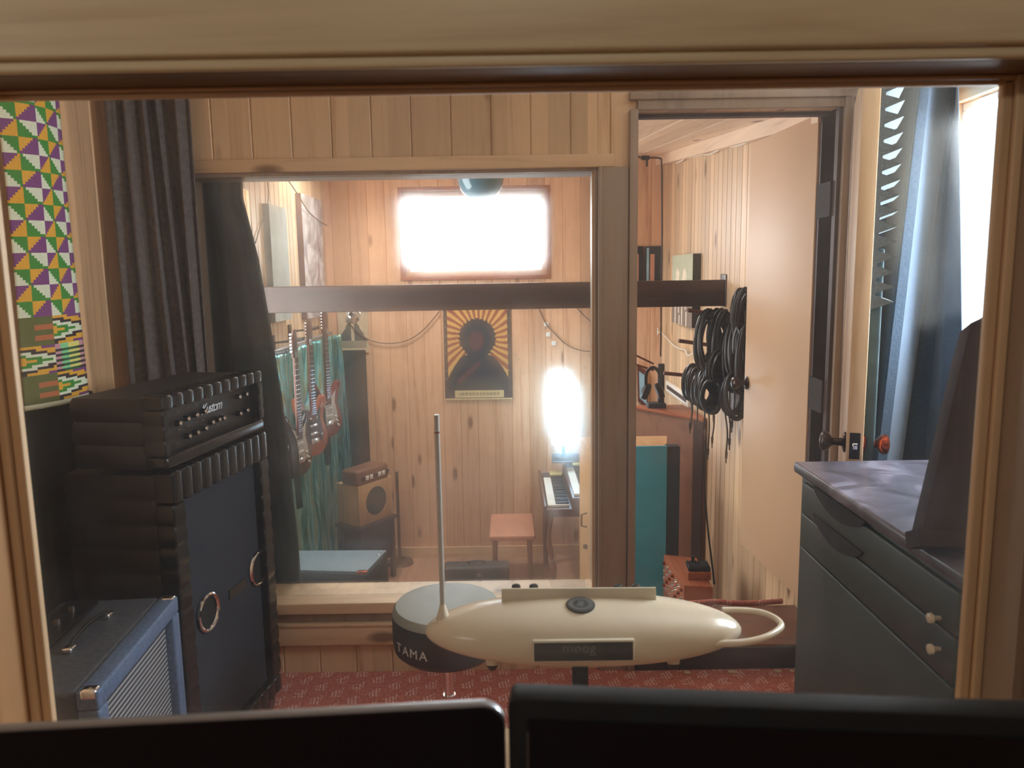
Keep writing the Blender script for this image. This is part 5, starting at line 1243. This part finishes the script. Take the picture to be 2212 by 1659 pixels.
# slant-fronted wooden box full of knobs (patch box) on a stand
zbx = 0.02
g0, g1, g2, g3 = atz(1434, 1198, zbx), atz(1478, 1265, zbx), atz(1540, 1268, zbx), atz(1505, 1205, zbx)
pb = thing('knob_box', 'reddish wooden box with rows of small metal knobs, through the doorway bottom', 'box', ((g0.x + g2.x)/2, (g0.y + g2.y)/2, LZ))
mb = MB(); mb.prism([(g0.x, g0.y), (g1.x, g1.y), (g2.x, g2.y), (g3.x, g3.y)], LZ, zbx, bev=0.004); obj('body', mb, M['redwood'], pb, True)
gu = (g1 - g0).normalized(); gl_ = (g1 - g0).length; gn = Vector((gu.y, -gu.x, 0)); gn = gn if gn.x < 0 else -gn
for r_ in range(4):
    for k in range(7):
        q = g0 + gu * (0.03 + (gl_ - 0.06) * k / 6) + Vector((0, 0, -0.035 - 0.04 * r_)); mb = MB(); mb.cyl(q, q + gn * 0.012, 0.009, 0.007, 10); obj('knob', mb, M['chrome'] if (k + r_) % 3 else M['copper'], pb, True)
gc = (g1 + g2 + g3) / 3 + Vector((0, 0, 0)); 
bb = thing('adapter_box', 'reddish block with a dark ridged top, on the knobbed wooden box', 'box', (gc.x, gc.y, zbx), math.radians(-4))
mb = MB(); mb.box((0, 0, 0.02), (0.11, 0.10, 0.04), bev=0.003); obj('body', mb, M['redwood'], bb)
mb = MB(); mb.box((0, 0, 0.05), (0.105, 0.09, 0.02), bev=0.005)
for k in range(8): mb.box((-0.045 + 0.013*k, 0, 0.062), (0.005, 0.08, 0.006))
obj('ridged_top', mb, M['black_matt'], bb)
mb = MB(); mb.cyl((-0.02, 0.03, 0.06), (-0.02, 0.03, 0.09), 0.008); obj('plug', mb, M['black'], bb)

# mirror, headphones and print standing on the brown cabinet
rt = thing('framed_mirror', 'tilted dark framed mirror showing pale blue, on the far wall left of the hanging headphones', 'mirror', tuple(aty(1388, 888, LF - 0.035)))
a = [aty(x, y, LF - 0.035) for x, y in ((1377, 788), (1398, 803), (1400, 888), (1379, 868))]
Mf = basis(a[3], (a[2]-a[3]), (0, 0, 1)); 
def quadbox(mb, q, y0, y1, shrink=0.0):
    c = sum(q, Vector()) / 4; q = [p + (c - p) * shrink for p in q]
    mb.add([(p.x, p.y + y0, p.z) for p in q] + [(p.x, p.y + y1, p.z) for p in q], [(0,1,2,3), (7,6,5,4), (0,4,5,1), (1,5,6,2), (2,6,7,3), (3,7,4,0)])
mb = MB(); quadbox(mb, a, 0, 0.03); obj('frame', mb, M['rosewood'], rt, True)
mb = MB(); quadbox(mb, a, -0.003, 0.001, 0.28); obj('mirror_glass', mb, M['sky_blue'], rt, True)
hp = thing('headphones', 'black headphones hanging from a peg beside the small mirror', 'headphones', tuple(aty(1412, 845, 4.9)))
q0 = aty(1410, 822, 4.9)
mb = MB(); mb.tube([q0 + Vector((-0.045, 0, -0.03)), q0 + Vector((-0.04, 0, 0.05)), q0 + Vector((0, 0, 0.085)), q0 + Vector((0.04, 0, 0.05)), q0 + Vector((0.045, 0, -0.03))], 0.014, 8, flat=0.6); obj('headband', mb, M['black'], hp, True)
for sx in (-1, 1):
    mb = MB(); mb.lathe([(0.02, -0.02), (0.042, -0.016), (0.045, 0.0), (0.04, 0.02), (0.02, 0.026)], Matrix.Translation(q0 + Vector((sx*0.042, 0, -0.07))) @ Matrix.Rotation(sx * PI/2.6, 4, 'Y'), 20, sx=1.25); obj('ear_cup', mb, M['rubber'], hp, True)
ps = thing('equipment_stand', 'black upright stand holding the headphones behind the doorway', 'stand', tuple(aty(1428, 885, 4.95)))
a, b = aty(1422, 786, 4.95), aty(1434, 882, 4.95); mb = MB(); mb.span((a.x, 4.94, b.z), (b.x, 4.97, a.z), bev=0.003); obj('upright', mb, M['dark_frame'], ps, True)
a, b = aty(1398, 870, 4.95), aty(1436, 884, 4.95); mb = MB(); mb.span((a.x, 4.9, b.z - 0.01), (b.x, 5.0, a.z), bev=0.003); obj('foot', mb, M['dark_frame'], ps, True)
a, b = aty(1370, 770, 4.9), aty(1430, 792, 4.93); mb = MB(); mb.cyl(aty(1366, 764, 4.9), aty(1412, 786, 4.93), 0.006); mb.cyl(aty(1366, 785, 4.9), aty(1412, 800, 4.93), 0.006); obj('arm', mb, M['rosewood'], ps, True)
rt = thing('white_framed_picture', 'brown picture in a white frame beside the hanging cables, on the right wall', 'picture', (LR, 5.0, 0.6))
a = [Vector((LR - 0.03, *atx(px, py, LR - 0.03).yz)) for px, py in ((1438, 822), (1482, 862), (1482, 886), (1438, 880))]
def wallquad(mb, q, x0, x1, sh=0.0, ctr=None):
    c = sum(q, Vector()) / 4; q = [p + (c - p) * sh for p in q]
    mb.add([(x0, p.y, p.z) for p in q] + [(x1, p.y, p.z) for p in q], [(0,1,2,3), (7,6,5,4), (0,4,5,1), (1,5,6,2), (2,6,7,3), (3,7,4,0)])
y_a, y_b = a[0].y, atx(1486, 860, LR - 0.03).y; z_t = a[0].z; z_b = ztp + 0.0
mb = MB(); mb.span((LR - 0.03, y_b, z_b), (LR - 0.001, y_a, z_t), bev=0.003); obj('frame', mb, M['white_frame'], rt, True)
mb = MB(); mb.span((LR - 0.034, y_b + 0.05, z_b + 0.05), (LR - 0.028, y_a - 0.06, z_t - 0.05)); obj('print', mb, M['walnut'], rt, True)

# ---------------------------------------------------------------- cables on pegs on the right wall
pegs = []
for k, (px0, py0, px1, py1, lab) in enumerate(((1486, 670, 1530, 681, 'upper wooden peg sticking out of the right wall under the beam'), (1466, 736, 1514, 745, 'middle wooden peg sticking out among the hanging cables'), (1434, 806, 1482, 824, 'lowest wooden peg, sloping, left of the bundled plugs'))):
    p0, p1 = aty(px0, py0, 4.15 + 0.12*k), atx(px1 + 60, py1 + 8, LR)
    p1 = Vector((LR, p1.y if False else p0.y + 0.05, p0.z - 0.04))
    mb = MB(); mb.tube([p0, p1], 0.011, 8, smooth=False); o = obj('wall_peg', mb, M['rosewood']); rebase(o, tuple(p1)); tag(o, lab, 'peg', 'wooden pegs on the right wall'); pegs.append((p0, p1))
def cable(label, px, py, Y, rx, ry, turns, tails, seed, r=0.0055):
    rnd = random.Random(seed); c = aty(px, py, Y); k_ = Y / F
    g = thing('cable_coil', label, 'cable', (c.x, c.y, c.z - ry * k_), 0, 'coiled black cables on the right wall pegs')
    mb = MB(); pts = []; turns = turns * 2; r = max(r, 0.0085)
    for i in range(int(turns * 14) + 1):
        a = 2*PI*i/14 + PI/2; w_ = 0.86 + 0.22 * math.sin(i * 0.41 + seed)
        pts.append(c + Vector((rx*k_*w_*math.cos(a), 0.05*math.cos(a*0.5 + seed) + rnd.uniform(-.006, .006) + 0.010*(i/14 - turns/2), ry*k_*w_*math.sin(a) + rnd.uniform(-.004, .004))))
    mb.tube(pts, r, 6, sub=3); obj('coil', mb, M['rubber'], g, True)
    for j, (dx_, ln) in enumerate(tails):
        s = c + Vector((dx_*k_, rnd.uniform(-.04, .04), -ry*k_*0.85)); e = s + Vector((rnd.uniform(-.012, .012), 0, -ln*k_))
        mb = MB(); mb.tube([s + Vector((0, 0, 0.05)), s, (s + e)/2 + Vector((rnd.uniform(-.012, .012), 0, 0)), e], 0.004, 6); tl_ = obj('lead', mb, M['rubber'], g, True)
        mb = MB(); mb.cyl(e, e - Vector((0, 0, 0.035)), 0.0075, 0.006, 10); mb.cyl(e - Vector((0, 0, 0.035)), e - Vector((0, 0, 0.06)), 0.003, seg=8); obj('plug', mb, M['black'] if j % 2 else M['nickel'], g, True)
cable('black cable coil on the upper peg, leftmost with a thin outer loop', 1530, 738, 4.05, 26, 66, 5, [], 1)
cable('black cable coil hanging just right of the thin-looped one', 1556, 745, 4.0, 22, 72, 6, [], 2, 0.007)
cable('black cable coil, highest one touching the beige door edge', 1598, 690, 3.85, 15, 62, 6, [], 3, 0.008)
cable('black cable coil in the dense middle of the hanging cables', 1582, 770, 3.9, 22, 70, 7, [(-6, 60), (8, 85)], 4, 0.008)
cable('black cable bundle at lower left with small pale plugs dangling', 1500, 830, 4.2, 17, 38, 6, [(-10, 40), (-2, 55), (7, 48)], 5, 0.007)
cable('black cable bundle in the lower middle with plugs hanging straight down', 1530, 845, 4.0, 22, 42, 7, [(-10, 45), (4, 95), (14, 70)], 6, 0.008)
cable('black cable coil at lower right with loops in front of the beige door', 1588, 850, 3.8, 26, 50, 3, [(-18, 90), (-10, 60)], 7, 0.005)
cable('black cable coil filling the right side of the bunch beside the beige door', 1596, 775, 3.82, 14, 70, 7, [], 8, 0.009)
cable('short black cable coil under the beam, above the lower bundles', 1548, 800, 3.98, 24, 48, 6, [(0, 60)], 9, 0.009)
o = MB(); pp = [aty(x, y, 4.05) for x, y in ((1522, 905), (1524, 960), (1521, 1010), (1524, 1080), (1530, 1150), (1536, 1200), (1543, 1262))]
o.tube(pp, 0.0055, 8); o = obj('trailing_cable', o, M['rubber']); rebase(o, tuple(pp[-1])); tag(o, 'long dark cable running down the right wall boards to the knobbed box', 'cable')
# cord with inline plug from the ceiling
pp = [aty(x, y, 5.6) for x, y in ((1372, 335), (1388, 342), (1402, 341), (1425, 342), (1429, 352), (1430, 420), (1430, 520), (1428, 620), (1428, 700), (1427, 770))]
cd = thing('hanging_cord', 'thin dark cord with an inline plug hanging down the far corner', 'cord', tuple(pp[-1]))
mb = MB(); mb.tube(pp, 0.006, 6); obj('cord', mb, M['dark_brown'], cd, True)
q = aty(1394, 341, 5.6); mb = MB(); mb.box(tuple(q), (0.06, 0.03, 0.03), bev=0.008); mb.cyl(q + Vector((0.01, 0, 0)), q + Vector((0.012, 0, -0.06)), 0.007); obj('plug', mb, M['black'], cd, True)
# clear string lights along the right wall
mb = MB(); pts = [atx(x, y, LR - 0.03) for x, y in ((1462, 352), (1473, 347), (1484, 339), (1499, 338), (1515, 333), (1530, 334), (1548, 326), (1568, 313), (1580, 316), (1600, 312), (1622, 302))]
mb.tube(pts, 0.006, 8); o = obj('string_light', mb, M['string_light']); rebase(o, tuple(pts[0])); tag(o, 'wavy clear light tube looped along the top of the right wall', 'light tube', 'clear light tubes')
mb = MB(); pts = [atx(x, y, LR - 0.03) for x, y in ((1376, 692), (1388, 696), (1398, 712), (1412, 716), (1428, 718), (1440, 730), (1455, 746), (1470, 754), (1480, 756), (1486, 768), (1500, 762), (1512, 755))]
mb.tube([Vector((min(p.x, LR - .03), min(p.y, LF - 0.03), p.z)) for p in pts], 0.006, 8); o = obj('string_light', mb, M['string_light']); rebase(o, tuple(pts[-1])); tag(o, 'wavy clear light tube sagging below the beam on the right wall', 'light tube', 'clear light tubes')
# drooping cords seen through the window
def cordw(pl, Y, label, r=0.004, X=None):
    pp = [atx(x, y, X) if X else aty(x, y, Y) for x, y in pl]; mb = MB(); mb.tube(pp, r, 6); o = obj('loose_cable', mb, M['walnut']); rebase(o, tuple(pp[0])); tag(o, label, 'cord', 'cords drooping from the beam and wall')
cordw([(748, 690), (770, 715), (800, 735), (838, 742), (880, 735), (915, 712), (950, 672)], LF - 0.02, 'thin cord drooping in a curve between lamp and sunburst poster')
cordw([(1165, 668), (1180, 700), (1200, 722), (1225, 745), (1255, 757), (1290, 760)], LF - 0.02, 'thin cord drooping right of the sunburst poster')
cordw([(1245, 664), (1262, 682), (1290, 706)], LF - 0.02, 'short thin cord nearest the window post under the beam')
cordw([(612, 375), (640, 415), (665, 455), (690, 478), (706, 487)], 5.3, 'thin cord crossing the tall mottled canvas', X=LL + 0.055)
cordw([(552, 525), (562, 490), (575, 455), (580, 420), (576, 380)], 4.4, 'thin cord at the left edge of the slatted wall', X=LL + 0.01)
# clip lamp under the beam
cl = thing('clamp_lamp', 'small chrome clamp lamp under the beam in front of the paper print', 'lamp', tuple(aty(762, 672, 4.6)))
q = aty(762, 682, 4.6); mb = MB(); mb.lathe([(0.012, 0.05), (0.03, 0.03), (0.045, 0.0), (0.047, -0.004)], Matrix.Translation(q) @ Matrix.Rotation(PI * 0.42, 4, 'X'), 24, cap=False); obj('reflector', mb, M['chrome'], cl, True, thick=0.002)
mb = MB(); mb.lathe([(0.002, -0.02), (0.025, -0.012), (0.03, 0.004), (0.02, 0.02)], Matrix.Translation(q) @ Matrix.Rotation(PI * 0.42, 4, 'X'), 18); obj('bulb', mb, M['black'], cl, True)
mb = MB(); mb.cyl(q + Vector((0, 0.02, 0.02)), (q.x + 0.02, by + 0.09, bz0 + 0.02), 0.006); obj('arm', mb, M['black'], cl, True)
# globe ceiling light
gc_ = aty(1038, 383, 4.0); gr_ = 0.117
gl = thing('globe_light', 'smoked blue-grey glass globe hanging above the far window', 'ceiling light', (gc_.x, gc_.y, gc_.z - gr_))
mb = MB(); mb.lathe([(gr_ * math.sin(PI*k/24) if 0 < k < 24 else 0.001, -gr_ * math.cos(PI*k/24)) for k in range(25)], Matrix.Translation(gc_), 40); obj('globe', mb, M['globe'], gl, True)
mb = MB(); mb.cyl(gc_ + Vector((0, 0, gr_ - 0.01)), (gc_.x, gc_.y, ceil_z(gc_.y)), 0.03, 0.05, 20); obj('fitting', mb, M['nickel'], gl, True)
# eaves and foliage just outside the far window
mb = MB(); mb.span((fwL - 0.2, LF + 0.16, fwT - 0.115), (fwR + 0.2, LF + 0.19, fwT + 0.06)); struct('trim_7', mb, M['teal'])
# small switches on the far wall
for k, (px, py) in enumerate(((1180, 700), (1184, 722), (1196, 741))):
    q = aty(px, py, LF); mb = MB(); mb.box((q.x, LF - 0.008, q.z), (0.036, 0.012, 0.034), bev=0.003); o = obj('wall_note', mb, M['ivory']); rebase(o, (q.x, LF, q.z - .02)); tag(o, ['topmost small pale square right of the sunburst poster', 'middle small pale square right of the sunburst poster', 'lowest small pale square above the glowing lamp'][k], 'note', 'pale squares on the far wall')
